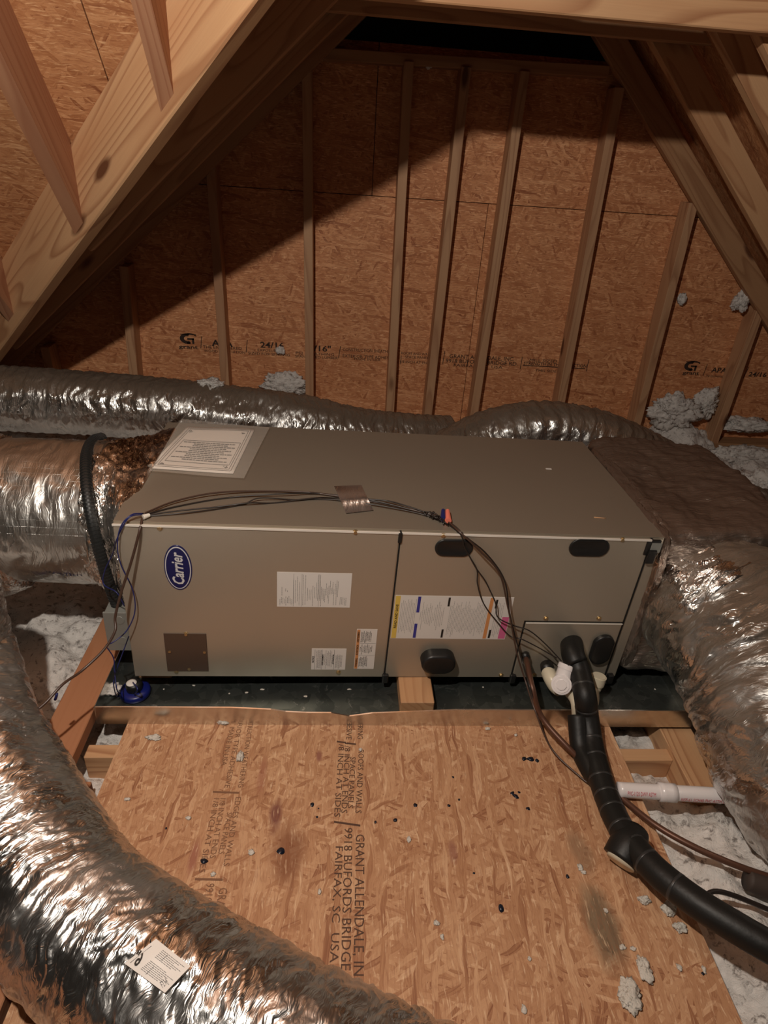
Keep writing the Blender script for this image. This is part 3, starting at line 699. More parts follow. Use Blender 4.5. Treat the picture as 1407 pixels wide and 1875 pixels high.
fine(R, cols(.15, .27, 5, .05, .95, .05, 1) + cols(.38, .58, 7, .05, .95, .2, 2) + cols(.70, .88, 7, .05, .75, .1, 3), lb, I)
for fx in (.09, .30, .65): rect('rule', R, fx, fx + .008, .02, .96, M_print, lb, I)
def ltext(R, I, par, s, fx, fz0, fz1, fh, mat):
    x0, x1, z0, z1 = R; x = x0 + (x1 - x0) * fx
    text('printed_text', s, (x, -.0050, z0 + (z1 - z0) * fz0), (x, -.0050, z0 + (z1 - z0) * fz1), (-1, 0, 0), (x1 - x0) * fh, mat, par, nrm=.0002, bold=.02, Minv=I)
ltext(R, I, lb, 'NOTICE', .075, .35, .65, .055, M_ink); ltext(R, I, lb, 'AVERTISSEMENT', .345, .22, .75, .05, M_ink); ltext(R, I, lb, 'ATTENTION', .655, .27, .73, .05, M_ink)
lb, R, I = label_sheet('warning_label', ((653, 1152), (691, 1152), (685, 1225), (649, 1224)))
rect('orange_band', R, .02, .17, .01, .99, M_or, lb, I)
for s, a, b in (('WARNING', .06, .28), ('ADVERTENCIA', .36, .62), ('AVERTISSEMENT', .68, .95)): ltext(R, I, lb, s, .145, a, b, .10, M_ink)
fine(R, cols(.24, .62, 8, .04, .33, .06, 1) + cols(.24, .80, 9, .37, .64, .08, 2) + cols(.24, .72, 9, .67, .96, .05, 3), lb, I, M_ink, w=.0013)
for fz in (.35, .65): rect('rule', R, .2, .98, fz, fz + .004, M_print, lb, I)
lb, R, I = label_sheet('wide_instruction_label', ((723, 1088), (940, 1095), (926, 1172), (717, 1167)))
rect('yellow_strip', R, .004, .045, .01, .99, M_yel, lb, I); ltext(R, I, lb, 'READ AND SAVE', .036, .25, .8, .02, M_ink)
rect('blue_strip', R, .19, .215, .02, .36, M_lblue, lb, I); rect('blue_strip', R, .19, .215, .62, .98, M_lblue, lb, I)
rect('orange_strip', R, .80, .83, .02, .98, M_or, lb, I); rect('pink_block', R, .935, .995, .02, .54, M_pk, lb, I)
for a, b in ((.445, .77), (.43, .03), (.85, .74), (.83 + .015, .03)): rect('black_mark', R, a, a + .018, b, b + .2, M_ink, lb, I)
fine(R, cols(.06, .18, 10, .12, .92, .1, 1) + cols(.23, .42, 14, .2, .88, .25, 2) + cols(.475, .79, 26, .05, .9, .2, 3) + cols(.865, .925, 5, .05, .9, .1, 4) + cols(.945, .985, 4, .04, .5, .02, 5), lb, I, w=.0007)

# ================================================================== DRAIN PAN
pan = empty('drain_pan', (0, 0, 0), label='shallow galvanized metal drain pan under the air handler', cat='pan')
px0, px1, py0, py1 = -.068, 1.412, -.098, .66
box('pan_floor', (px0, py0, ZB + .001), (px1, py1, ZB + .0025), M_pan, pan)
dents = [(-.068, -.010), (.0, -.009), (.25, -.008), (.345, -.009), (.38, -.016), (.43, -.019), (.49, -.019), (.535, -.030), (.59, -.019), (.8, -.010), (1.1, -.008), (1.412, -.008)]
v = []; xs_ = [p_[0] for p_ in dents]
for x, z in dents:
    y = py0 - .003 * x; b = .004 if .3 < x < .62 else 0
    v += [(x, y - .002, ZB), (x, y + .003 - b, z), (x, y + .0055 - b, z + .001), (x, y + .0005, ZB)]
f = []
for i in range(len(dents) - 1):
    a = 4 * i; b = a + 4
    for j in range(4): f.append((a + j, b + j, b + (j + 1) % 4, a + (j + 1) % 4))
obj('pan_lip', mesh('pan_lip', v, f), M_lip, pan)
box('pan_lip', (px0 - .0015, py0, ZB), (px0, py1, -.010), M_lip, pan); box('pan_lip', (px1, py0, ZB), (px1 + .0015, py1, -.008), M_lip, pan); box('pan_lip', (px0, py1, ZB), (px1, py1 + .0015, -.008), M_lip, pan)
blk = []
for i, (x, nm, lab) in enumerate(((.705, 'support_block', 'sawn pine block under the front edge of the air handler, in the pan'), (.03, 'support_block', 'dark pine block under the end of the air handler nearest the electrical box'), (1.14, 'support_block', 'pine block under the air handler beside the condensate pipes'))):
    zt = (UW((x, .2, 0))).z - .001; ya = -.068 if i == 0 else .05
    beam(nm, (x, ya, (ZB + .0025 + zt) / 2), (x, .57, (ZB + .0025 + zt) / 2), .085, zt - ZB - .0025, M_pine if i == 0 else M_pine_dk, None, bev=.002, label=lab, cat='block')

# ================================================================== DUCTS
def duct(name, P, r, mat, rings=.0042, seg=132, rib=.004, pitch=.035, crink=.006, big=.01, seed=0, parent=None, aniso=1.0, loc=None, **k):
    P4 = [tuple(p) if len(p) == 4 else tuple(p) + (r,) for p in P]
    C, q = spline(P4, rings); R0 = C[:, 3]; C = C[:, :3]; T, N, B = frames(C)
    a = np.linspace(0, 2 * np.pi, seg, endpoint=False); U, A_ = np.meshgrid(q, a, indexing='ij'); Rr = R0[:, None]
    c, s = np.cos(A_), np.sin(A_)
    q3 = np.stack([U * 3, c * 1.2 + seed, s * 1.2], -1)
    # soft bulges, helical ribs, ridged wrinkles that mostly run round the duct
    d = big * fbm(q3, 2)
    w = fbm(np.stack([U * 9, c * 2 + seed, s * 2], -1), 2)
    d += rib * np.cos(2 * np.pi * (U / pitch) + A_ + 1.6 * w)
    n1 = fbm(np.stack([U * 55 * aniso + w * 1.6 + A_ * .9, c * 1.7 + 9 + seed, s * 1.7], -1), 3, .55)
    d += crink * (.6 - 1.7 * np.abs(n1))
    n2 = fbm(np.stack([U * 30 + 7, c * 6 + 3 * w, s * 6 + seed], -1), 2)
    d += crink * .45 * (.35 - np.abs(n2))
    RR = Rr + d
    V = C[:, None] + RR[..., None] * (N[:, None] * c[..., None] + B[:, None] * s[..., None])
    n_ = len(C); V = V.reshape(-1, 3)
    i = np.arange(n_ - 1)[:, None] * seg; j = np.arange(seg)[None]; j2 = (j + 1) % seg
    qd = np.stack([i + j, i + j2, i + seg + j2, i + seg + j], -1).reshape(-1, 4)
    caps = [list(range(seg))[::-1], [(n_ - 1) * seg + x for x in range(seg)]]
    me = mesh(name, V.tolist(), qd.tolist() + caps)
    uv = me.uv_layers.new(name='UVMap'); 
    cr = 2 * np.pi * r / seg
    uu = np.stack([np.stack([q[:-1, None] + 0 * j, q[:-1, None] + 0 * j, q[1:, None] + 0 * j, q[1:, None] + 0 * j], -1), np.stack([j * cr + 0 * i, (j + 1) * cr + 0 * i, (j + 1) * cr + 0 * i, j * cr + 0 * i], -1)], -1).reshape(-1, 2)
    full = np.zeros((len(me.loops), 2)); full[:len(uu)] = uu
    uv.data.foreach_set('uv', full.ravel())
    return obj(name, me, mat, parent, smooth=True, **k)
def cpx(u, v, z): return tuple(PZ(u, v, z))
duct('flexible_duct', [(-1.25, 1.20, .27), (-1.0, 1.2, .265), (-.2, 1.2, .243), (.30, 1.2, .20), (.62, 1.22, .135), (.95, 1.28, .10)], .122, M_foil, seed=2, pitch=.045, rib=.0015, crink=.0035, big=.008,
     label='long foil flexible duct running low along the gable wall behind the air handler', cat='duct')
duct('flexible_duct', [(.86, 1.00, .10), (.97, 1.00, .19), (1.12, 1.0, .262), (1.30, 1.0, .285), (1.5, 1.0, .255), (1.70, 1.02, .17), (1.95, 1.05, .05, .11), (2.2, 1.1, -.04, .09), (2.5, 1.1, -.1, .09)], .118, M_foil, seed=5, pitch=.045, rib=.002, crink=.0035, big=.006,
     label='humped foil flexible duct arching over beside the gable studs behind the supply plenum', cat='duct')
fp = [cpx(-140, 1040, .42), cpx(-118, 1130, .32), cpx(-95, 1205, .23), cpx(-55, 1335, .14), cpx(12, 1460, .09), cpx(82, 1592, .068), cpx(160, 1694, .062), cpx(325, 1812, .062), cpx(480, 1915, .062), cpx(640, 2005, .062), cpx(850, 2110, .062), cpx(1100, 2200, .062)]
fgd = duct('flexible_duct', fp, .119, M_foil_fg, rings=.003, seg=200, seed=8, pitch=.045, rib=.0015, crink=.0032, big=.006,
     label='large crinkled foil flexible duct with a white sticker crossing the floor sheet in the foreground', cat='duct')
duct('flexible_duct', [(1.465, .10, .215), (1.475, .03, .215), (1.49, -.08, .203), (1.505, -.2, .172), (1.505, -.36, .115), (1.56, -.50, .095), (1.70, -.66, .095), (1.95, -.78, .095)], .195, M_foil_old if False else M_foil, rings=.0036, seg=190, seed=11, pitch=.06, rib=.003, crink=.0045, big=.010,
     label='thick foil flexible duct bending down from the supply plenum towards the joists', cat='duct')
ret = empty('return_duct', (-.3, .31, .29), label='wide foil-wrapped return duct joined to the end of the air handler behind the black conduit', cat='duct')
w_ = duct('duct_wrap', [(-.95, .33, .28), (-.5, .32, .285), (-.10, .31, .285, .19)], .19, M_foil_wrap, rib=0, crink=.003, big=.010, seed=3, aniso=.4, rings=.005, parent=ret)
def loft(name, secs, mat, parent, seed, nx=60, seg=180, cr=.006, ex=6):
    """sections (x, cy, cz, ry, rz, squareness) joined by a crinkled skin"""
    secs = np.array(secs, float); t = np.linspace(0, 1, nx); ts = np.linspace(0, 1, len(secs))
    Sx = np.stack([np.interp(t, ts, secs[:, k_]) for k_ in range(6)], 1); a = np.linspace(0, 2 * np.pi, seg, endpoint=False)
    c, s = np.cos(a), np.sin(a); V = []
    for (x, cy, cz_, ry, rz_, e) in Sx:
        rr = (np.abs(c) ** e + np.abs(s) ** e) ** (-1 / e); V.append(np.stack([np.full(seg, x), cy + ry * rr * c, cz_ + rz_ * rr * s], 1))
    V = np.array(V); ctr = np.stack([Sx[:, 0], Sx[:, 1], Sx[:, 2]], 1)[:, None]
    dr = V - ctr; dr /= np.linalg.norm(dr, axis=-1)[..., None]
    n1 = fbm(V * 32 + seed, 3); n2 = fbm(V * 75 + seed * 2, 2); V = V + dr * (cr * (.5 - 1.6 * np.abs(n1)) + cr * .5 * n2)[..., None]
    nx_ = len(V); V = V.reshape(-1, 3); i = np.arange(nx_ - 1)[:, None] * seg; j = np.arange(seg)[None]; j2 = (j + 1) % seg
    qd = np.stack([i + j, i + seg + j, i + seg + j2, i + j2], -1).reshape(-1, 4)
    me = mesh(name, V.tolist(), qd.tolist() + [list(range(seg)), [(nx_ - 1) * seg + x for x in range(seg)][::-1]])
    uv = me.uv_layers.new(name='UVMap'); co = V[np.array([l.vertex_index for l in me.loops])]
    uv.data.foreach_set('uv', np.stack([co[:, 0], co[:, 1] + co[:, 2]], 1).ravel())
    return obj(name, me, mat, parent, smooth=True)
for o_ in (w_,): o_.matrix_parent_inverse = Matrix.Translation((-.3, .31, .29)).inverted()
cl = loft('tape_collar', [(-.125, .31, .285, .192, .192, 2.0), (-.06, .31, .28, .20, .198, 2.4), (-.02, .30, .27, .235, .19, 4), (.004, .30, .275, .262, .182, 7), (.03, .33, .28, .20, .185, 7)], M_foil_tape, ret, 4)
cl.matrix_parent_inverse = w_.matrix_parent_inverse
c2 = duct('crinkled_joint', [(-.47, .31, .28, .185), (-.42, .305, .28, .208), (-.375, .31, .28, .207), (-.345, .31, .284, .193)], .2, M_foil_tape, rib=0, crink=.012, big=.02, seed=6, aniso=.5, rings=.004, parent=ret)
c2.matrix_parent_inverse = w_.matrix_parent_inverse
# supply plenum
def rbox(name, a, b, r, mat, parent, seed, n=70, cr=.006):
    a = np.array(a, float); b = np.array(b, float); V = []; Fs = []; base = 0
    g_ = np.linspace(-1, 1, n)
    for ax in range(3):
        for sg in (-1, 1):
            U, Vv = np.meshgrid(g_, g_, indexing='ij'); P_ = np.zeros((n, n, 3)); P_[..., ax] = sg; P_[..., (ax + 1) % 3] = U; P_[..., (ax + 2) % 3] = Vv * sg
            V.append(P_.reshape(-1, 3)); i = (np.arange(n - 1)[:, None] * n + np.arange(n - 1)[None]).ravel() + base
            Fs.append(np.stack([i, i + n, i + n + 1, i + 1], 1)); base += n * n
    V = np.concatenate(V); c_ = (a + b) / 2; h_ = (b - a) / 2; X = V * h_; inn = np.clip(X, -(h_ - r), h_ - r); d_ = X - inn
    ln = np.linalg.norm(d_, axis=1)[:, None]; d_ = np.where(ln > 1e-9, d_ / np.maximum(ln, 1e-9), 0); X = inn + d_ * r + c_
    n1 = fbm(X * np.array([14, 22, 22]) + seed, 3); n0 = fbm(X * 5 + seed, 2); n2 = fbm(X * 60 + seed, 2)
    X = X + d_ * (.014 * n0 + cr * (.5 - 1.6 * np.abs(n1)) + .3 * cr * n2)[:, None]
    me = mesh(name, X.tolist(), np.concatenate(Fs).tolist())
    bm = bmesh.new(); bm.from_mesh(me); bmesh.ops.remove_doubles(bm, verts=bm.verts[:], dist=.0004); bmesh.ops.recalc_face_normals(bm, faces=bm.faces[:]); bm.to_mesh(me); bm.free()
    uv = me.uv_layers.new(name='UVMap'); vi = np.zeros(len(me.loops), int); me.loops.foreach_get('vertex_index', vi); co = np.zeros(len(me.vertices) * 3); me.vertices.foreach_get('co', co); co = co.reshape(-1, 3)[vi]
    uv.data.foreach_set('uv', np.stack([co[:, 1] + co[:, 2], co[:, 0]], 1).ravel())
    return obj(name, me, mat, parent, smooth=True)
plen = empty('supply_plenum', (1.45, .3, 0), label='boxy dust-dulled foil supply plenum taped to the pipe end of the air handler', cat='plenum')
pi_ = Matrix.Translation((1.45, .3, 0)).inverted()
for o_ in (rbox('plenum_box', (1.264, .045, -.02), (1.655, .62, .432), .035, M_foil_old, plen, 5),
           loft('tape_flange', [(1.260, .31, .207, .268, .212, 9), (1.268, .31, .207, .280, .220, 9), (1.29, .31, .205, .275, .226, 8)], M_foil_old, plen, 7, nx=24, seg=220, cr=.004)):
    o_.matrix_parent_inverse = pi_
col_ = duct('duct_collar', [(1.43, .17, .235, .145), (1.445, .07, .225, .165), (1.465, .0, .215, .188), (1.475, -.035, .212, .190)], .19, M_foil_tape, rib=0, crink=.012, big=.02, seed=16, aniso=.5, rings=.004, parent=plen)
col_.matrix_parent_inverse = pi_
# sticker on the front duct
def decal_on(target, px_quad, name, mat, parent, n=14, lift=.004):
    dg = bpy.context.evaluated_depsgraph_get(); V = []; q = [Vector((a, b, 0)) for a, b in px_quad]
    for i in range(n + 1):
        for j in range(n + 1):
            s, t = i / n, j / n; p = (q[0] * (1 - s) + q[1] * s) * (1 - t) + (q[3] * (1 - s) + q[2] * s) * t
            d = ray(p.x, p.y).normalized(); ok, loc, nr, _ = target.ray_cast(CAM, d)
            V.append(loc - d * lift if ok else CAM + d * 1.2)
    # relax so that the paper bridges the wrinkles
    V = np.array([v[:] for v in V]).reshape(n + 1, n + 1, 3)
    for _ in range(12):
        W_ = V.copy(); W_[1:-1, 1:-1] = (V[:-2, 1:-1] + V[2:, 1:-1] + V[1:-1, :-2] + V[1:-1, 2:] + V[1:-1, 1:-1]) / 5
        W_[0, 1:-1] = (V[0, :-2] + V[0, 2:] + V[0, 1:-1]) / 3; W_[-1, 1:-1] = (V[-1, :-2] + V[-1, 2:] + V[-1, 1:-1]) / 3
        W_[1:-1, 0] = (V[:-2, 0] + V[2:, 0] + V[1:-1, 0]) / 3; W_[1:-1, -1] = (V[:-2, -1] + V[2:, -1] + V[1:-1, -1]) / 3; V = W_
    nr = np.array((CAM - Vector(V[n // 2, n // 2]))); nr /= np.linalg.norm(nr); V = V + nr * .004
    f = [(i * (n + 1) + j, (i + 1) * (n + 1) + j, (i + 1) * (n + 1) + j + 1, i * (n + 1) + j + 1) for i in range(n) for j in range(n)]
    return obj(name, mesh(name, V.reshape(-1, 3).tolist(), f), mat, parent, smooth=True), V
bpy.context.view_layer.update()
sq = ((286, 1719), (349, 1769), (302, 1818), (228, 1764))
st, SV = decal_on(fgd, sq, 'sticker', M_white, fgd)
def sp(a, b, up=.0012):        # point on the sticker: a along long side, b across
    n = SV.shape[0] - 1; x, y = a * n, b * n; i, j = min(int(x), n - 1), min(int(y), n - 1); fx, fy = x - i, y - j
    p = SV[i, j] * (1 - fx) * (1 - fy) + SV[i + 1, j] * fx * (1 - fy) + SV[i, j + 1] * (1 - fx) * fy + SV[i + 1, j + 1] * fx * fy
    d = np.array(CAM) - p; return p + d / np.linalg.norm(d) * up
Q = []; rd = random.Random(3)
for i in range(15):
    b = .12 + i * .052; a = .30
    if 5 < i < 8: continue
    while a < .9 - .1 * (i % 3):
        l = rd.uniform(.02, .07); Q.append([sp(a, b), sp(a + l, b), sp(a + l, b + .014), sp(a, b + .014)]); a += l + .015
quads('fine_print', Q, M_print, st, kind='stuff')
Q = []
for (a0, b0, a1, b1) in ((.06, .22, .06, .9), (.45, .15, .45, .9)):
    Q.append([sp(a0, b0), sp(a0 + .008, b0), sp(a1 + .008, b1), sp(a1, b1)])
quads('rule', Q, M_print, st)
A_ = Vector(sp(.05, .80)); B_ = Vector(sp(.05, .66)); text('printed_text', '6"', Vector(sp(.22, .88)), Vector(sp(.06, .87)), Vector(sp(.2, .6)) - Vector(sp(.2, .9)), .016, M_ink, st, bold=.01, nrm=-.001)
text('printed_text', 'F214', Vector(sp(.90, .93)), Vector(sp(.90, .72)), Vector(sp(.5, .8)) - Vector(sp(.9, .8)), .009, M_print, st, nrm=-.001)
# printed name on the return wrap
bpy.context.view_layer.update()
rt = [PY(62, 1053, .16), PY(152, 1057, .16)]
dd = (PY(62, 1053, .16) - CAM).normalized(); ok, h0, _, _ = w_.ray_cast(w_.matrix_world.inverted() @ CAM, (w_.matrix_world.inverted().to_3x3() @ dd))
if ok:
    h0 = w_.matrix_world @ h0; h1 = PY(152, 1056, h0.y)
    text('printed_text', 'CERTAINTEED', h0 - dd * .006, Vector((h1.x, h0.y, h0.z)) - dd * .006, Vector((0, -.75, .66)), .011, M_wblue, w_, bold=.02)

# ================================================================== PAPER ON TOP
doc = empty('document_sleeve', UW(UT(390, 825)), label='framed paper certificate in a clear plastic sleeve on top of the air handler', cat='document')
dI = Matrix.Translation(UW(UT(390, 825))).inverted()
def top_sheet(name, quad, z, mat, n=12, amp=.002, th=0):
    q = [UT(u, v, .446 + z) for u, v in quad]; V = []
    for i in range(n + 1):
        for j in range(n + 1):
            s, t = i / n, j / n; p = (q[0] * (1 - s) + q[1] * s) * (1 - t) + (q[3] * (1 - s) + q[2] * s) * t
            p = p + Vector((0, 0, amp * (1 + math.sin(s * 5 + 1) * math.cos(t * 4 + z * 900)))); V.append(UW(p))
    f = [(i * (n + 1) + j, i * (n + 1) + j + 1, (i + 1) * (n + 1) + j + 1, (i + 1) * (n + 1) + j) for i in range(n) for j in range(n)]
    o = obj(name, mesh(name, V, f), mat, doc, smooth=True); o.matrix_parent_inverse = dI
    if th: m_ = o.modifiers.new('s', 'SOLIDIFY'); m_.thickness = th
    return o, V, n
pq = ((344, 781), (467, 786), (427, 868), (271, 858))
pap, PV, pn = top_sheet('paper', pq, .004, M_paper, amp=.0015, th=.0008)
slv, _, _ = top_sheet('clear_sleeve', ((333, 769), (494, 784), (447, 877), (262, 864)), .0085, M_sleeve, amp=.0025)
def pp(a, b, up=.0012):
    x, y = a * pn, b * pn; i, j = min(int(x), pn - 1), min(int(y), pn - 1); fx, fy = x - i, y - j; w = pn + 1
    p = PV[i * w + j] * (1 - fx) * (1 - fy) + PV[(i + 1) * w + j] * fx * (1 - fy) + PV[i * w + j + 1] * (1 - fx) * fy + PV[(i + 1) * w + j + 1] * fx * fy
    return p + Vector((0, 0, up))
def pline(a0, b0, a1, b1, w, Q, k=8):
    for i in range(k):
        s, e = i / k, (i + 1) / k; A_ = (a0 + (a1 - a0) * s, b0 + (b1 - b0) * s); B_ = (a0 + (a1 - a0) * e, b0 + (b1 - b0) * e)
        if abs(a1 - a0) > abs(b1 - b0): Q.append([pp(A_[0], A_[1]), pp(B_[0], B_[1]), pp(B_[0], B_[1] + w), pp(A_[0], A_[1] + w)])
        else: Q.append([pp(A_[0], A_[1]), pp(A_[0] + w, A_[1]), pp(B_[0] + w, B_[1]), pp(B_[0], B_[1])])
Q = []
for m_ in (.045, .075):
    pline(m_, m_, 1 - m_, m_, .006, Q); pline(m_, 1 - m_, 1 - m_, 1 - m_, .006, Q); pline(m_, m_, m_, 1 - m_, .006, Q); pline(1 - m_, m_, 1 - m_, 1 - m_, .006, Q)
pline(.12, .36, .90, .36, .008, Q); pline(.12, .84, .90, .84, .008, Q); pline(.12, .36, .12, .84, .005, Q); pline(.90, .36, .90, .84, .005, Q)
o_ = quads('printed_frame', Q, M_print, pap); o_.matrix_parent_inverse = Matrix(); 
Q = []; rd = random.Random(5)
for i in range(11):
    b = .40 + i * .038; a = .15 if i % 3 == 0 else .30
    while a < .82 - .1 * (i % 2):
        l = rd.uniform(.02, .06); Q.append([pp(a, b), pp(a + l, b), pp(a + l, b + .016), pp(a, b + .016)]); a += l + .008
for (a, b) in ((.10, .12), (.86, .12), (.10, .88), (.86, .88)):
    for _ in range(9):
        x, y = a + rd.uniform(-.02, .03), b + rd.uniform(-.02, .03); Q.append([pp(x, y), pp(x + .014, y), pp(x + .014, y + .01), pp(x, y + .01)])
o2 = quads('fine_print', Q, M_print, pap, kind='stuff'); o2.matrix_parent_inverse = Matrix()

# ================================================================== CONDUIT, BOX AND WIRES AT THE NEAR END
def U(u, v, y): return UW(UF(u, v, y))
ebox = empty('electrical_box', UW((-.035, .10, .10)), label='grey steel electrical box on the end of the air handler above the pan', cat='electrical box')
eI = Matrix.Translation(UW((-.035, .10, .10))).inverted()
UM = UROT.to_matrix().to_4x4()
def ub(name, a, b, mat, par, inv, bev=.001):
    o = box(name, a, b, mat, None, bev=bev); o.data.transform(UM @ Matrix.Translation((Vector(a) + Vector(b)) / 2)); o.matrix_basis = Matrix(); o.parent = par; o.matrix_parent_inverse = inv; return o
ub('box_body', (-.072, .06, .035), (-.003, .165, .150), M_steelbox, ebox, eI); ub('box_cover', (-.0745, .055, .032), (-.002, .0605, .153), M_steelbox, ebox, eI)
for zz in (.065, .13):
    bm = bmesh.new(); bmesh.ops.create_cone(bm, cap_ends=True, segments=20, radius1=.012, radius2=.0115, depth=.0012, matrix=UM @ Matrix.Translation((-.037, .0545, zz)) @ Matrix.Rotation(math.pi / 2, 4, 'X'))
    o_ = obj('knockout', frm(bm, 'knockout'), M_steelbox, ebox); o_.matrix_parent_inverse = eI
cn = empty('conduit', UW((-.03, .10, .17)), label='ribbed black flexible conduit looped over the foil return duct down to the grey box', cat='conduit')
cI = Matrix.Translation(UW((-.03, .10, .17))).inverted()
# over the wrap (cylinder r .19 round y .31, z .285)
cp = [PY(187, 801, .42), PY(172, 806, .36), PY(161, 822, .30), PY(157, 850, .22), PY(160, 900, .145), PY(170, 960, .10), PY(185, 1020, .085), PY(202, 1075, .085), PY(217, 1115, .09), PY(227, 1136, .10)]
tube('conduit_hose', cp, .0125, M_cond, cn, seg=14, step=.003, rad=None); 
cn.children[0].matrix_parent_inverse = cI
me = cn.children[0].data
for P_ in (0, 1):
    pass
o_ = tube('conduit_fitting', [PY(231, 1150, .10), PY(227, 1134, .10)], .017, M_edge, cn, seg=18, step=.004); o_.matrix_parent_inverse = cI
# ribs on the hose
C_, q_ = spline(cp, .0085); T_, N_, B_2 = frames(C_)
bm = bmesh.new()
for c_, t_ in zip(C_[1:-1], T_[1:-1]):
    Mx = Vector(t_).to_track_quat('Z', 'Y').to_matrix().to_4x4(); Mx.translation = Vector(c_)
    bmesh.ops.create_cone(bm, cap_ends=True, segments=14, radius1=.0138, radius2=.0138, depth=.004, matrix=Mx)
o_ = obj('conduit_ribs', frm(bm, 'conduit_ribs'), M_cond, cn, kind='stuff'); o_.matrix_parent_inverse = cI

def wire(name, P, r, mat, parent=None, **k): return tube(name, P, r, mat, parent, seg=8, step=.006, **k)
# cable bundle over the top and down the front
wb = empty('cable_bundle', UW((.05, 0, .46)), label='bundle of thin black and brown control wires taped across the top of the air handler', cat='wires')
wI_ = Matrix.Translation(UW((.05, 0, .46))).inverted()
def T3(u, v, z=.006): return UW(UT(u, v, .446 + z))
def wl(P, r, mat, nm='wire'):
    o = wire(nm, P, r, mat, wb); o.matrix_parent_inverse = wI_; return o
main1 = [T3(262, 941, .008), T3(320, 918, .010), T3(390, 903, .012), T3(470, 899, .008), T3(560, 901, .006), T3(640, 912, .006), T3(700, 922, .006), T3(770, 937, .006), T3(812, 950, .006), U(843, 975, -.010), U(880, 1010, -.025), U(915, 1050, -.035), U(930, 1110, -.036), U(938, 1150, -.040), U(948, 1200, -.055), U(962, 1245, -.085), tuple(PY(980, 1300, -.125)), cpx(1010, 1370, -.035), cpx(1060, 1420, -.05), cpx(1100, 1450, -.052)]
wl(main1, .0022, M_wbr, 'thermostat_cable')
wl([T3(262, 943, .004), T3(330, 926, .004), T3(420, 911, .004), T3(520, 904, .012), T3(590, 904, .006), T3(690, 918, .010), T3(780, 941, .004), T3(825, 958, .006), U(856, 985, -.008), U(892, 1015, -.018), U(924, 1062, -.028), U(933, 1120, -.03), U(945, 1170, -.035), U(958, 1215, -.055), tuple(PY(972, 1262, -.11)), tuple(PY(998, 1345, -.125))], .0019, M_wire)
wl([T3(262, 944, .003), T3(330, 935, .003), T3(400, 928, .004), T3(455, 921, .010), T3(500, 921, .003), T3(575, 912, .008), T3(615, 912, .004), T3(700, 916, .010), T3(740, 925, .012), T3(780, 938, .010)], .0018, M_wire)
wl([T3(262, 946, .003), T3(350, 938, .006), T3(440, 925, .003), T3(475, 912, .012), T3(540, 915, .004), T3(612, 915, .005), T3(720, 930, .008), T3(800, 950, .004), U(842, 977, -.004), U(850, 1000, -.012), U(862, 1022, -.012), U(874, 1044, -.014), U(875, 1070, -.016), U(886, 1105, -.012), U(912, 1140, -.012), U(935, 1165, -.012), U(955, 1170, -.03), U(985, 1185, -.03), U(1020, 1205, -.05)], .0016, M_wire)
wl([U(858, 1015, -.010), U(872, 1040, -.012), U(888, 1062, -.018), U(897, 1080, -.012), U(908, 1105, -.02), U(912, 1130, -.02), U(940, 1145, -.018), U(970, 1155, -.03), U(1000, 1180, -.035), U(1028, 1210, -.055)], .0016, M_wire)
# twisted ends and two connectors
for k_ in range(9):
    a_ = (778 + k_ * 4, 944 + k_ * 1.5); rr = random.Random(k_)
    wl([T3(*a_, .005), T3(a_[0] + rr.uniform(-8, 12), a_[1] - rr.uniform(2, 10), .012), T3(a_[0] + rr.uniform(4, 22), a_[1] + rr.uniform(-8, 6), .014), T3(a_[0] + rr.uniform(10, 28), a_[1] + rr.uniform(0, 12), .006)], .0013, M_wire)
def cone(name, P, Q_, r0, r1, mat, par, inv):
    P = Vector(P); Q_ = Vector(Q_); d = Q_ - P; Mx = d.to_track_quat('Z', 'Y').to_matrix().to_4x4(); Mx.translation = (P + Q_) / 2
    bm = bmesh.new(); bmesh.ops.create_cone(bm, cap_ends=True, segments=48, radius1=r0, radius2=r1, depth=d.length, matrix=Mx)
    bmesh.ops.bevel(bm, geom=[e for e in bm.edges if e.calc_face_angle(0) > 1], offset=min(r0, r1, d.length * .8) * .12, segments=2, affect='EDGES')
    o = obj(name, frm(bm, name), mat, par, smooth=False)
    if inv is not None: o.matrix_parent_inverse = inv
    return o
cone('wire_connector', T3(812, 952, .010), T3(812, 934, .012), .0075, .0045, M_wn_b, wb, wI_)
cone('wire_connector', T3(821, 954, .011), T3(820, 935, .013), .0080, .0050, M_wn_r, wb, wI_)
cone('wire_splice', T3(262, 947, .009), T3(274, 943, .009), .006, .004, M_edge, wb, wI_)
# foil tape over the bundle
tq = [(612, 890), (662, 888), (684, 934), (634, 940)]
V = []; n_t = 14
for i in range(n_t + 1):
    for j in range(n_t + 1):
        s, t = i / n_t, j / n_t; x = (tq[0][0] * (1 - s) + tq[1][0] * s) * (1 - t) + (tq[3][0] * (1 - s) + tq[2][0] * s) * t; y = (tq[0][1] * (1 - s) + tq[1][1] * s) * (1 - t) + (tq[3][1] * (1 - s) + tq[2][1] * s) * t
        V.append(T3(x, y, .0045 + .011 * math.exp(-((t - .5) / .2) ** 2) + .0008 * math.sin(i * 2.1 + j) * (1 if t < .9 else 0)))
me = mesh('foil_tape', V, [(i * (n_t + 1) + j, (i + 1) * (n_t + 1) + j, (i + 1) * (n_t + 1) + j + 1, i * (n_t + 1) + j + 1) for i in range(n_t) for j in range(n_t)])
uv = me.uv_layers.new(name='UVMap')
for l in me.loops: uv.data[l.index].uv = me.vertices[l.vertex_index].co.xy
M_tape2 = foil('foil_tape_piece', base=(.86, .83, .80), r0=.35, r1=.55, crink=.5)
obj('foil_tape', me, M_tape2, None, smooth=True, label='square of shiny foil tape holding the wires to the top of the air handler', cat='tape')
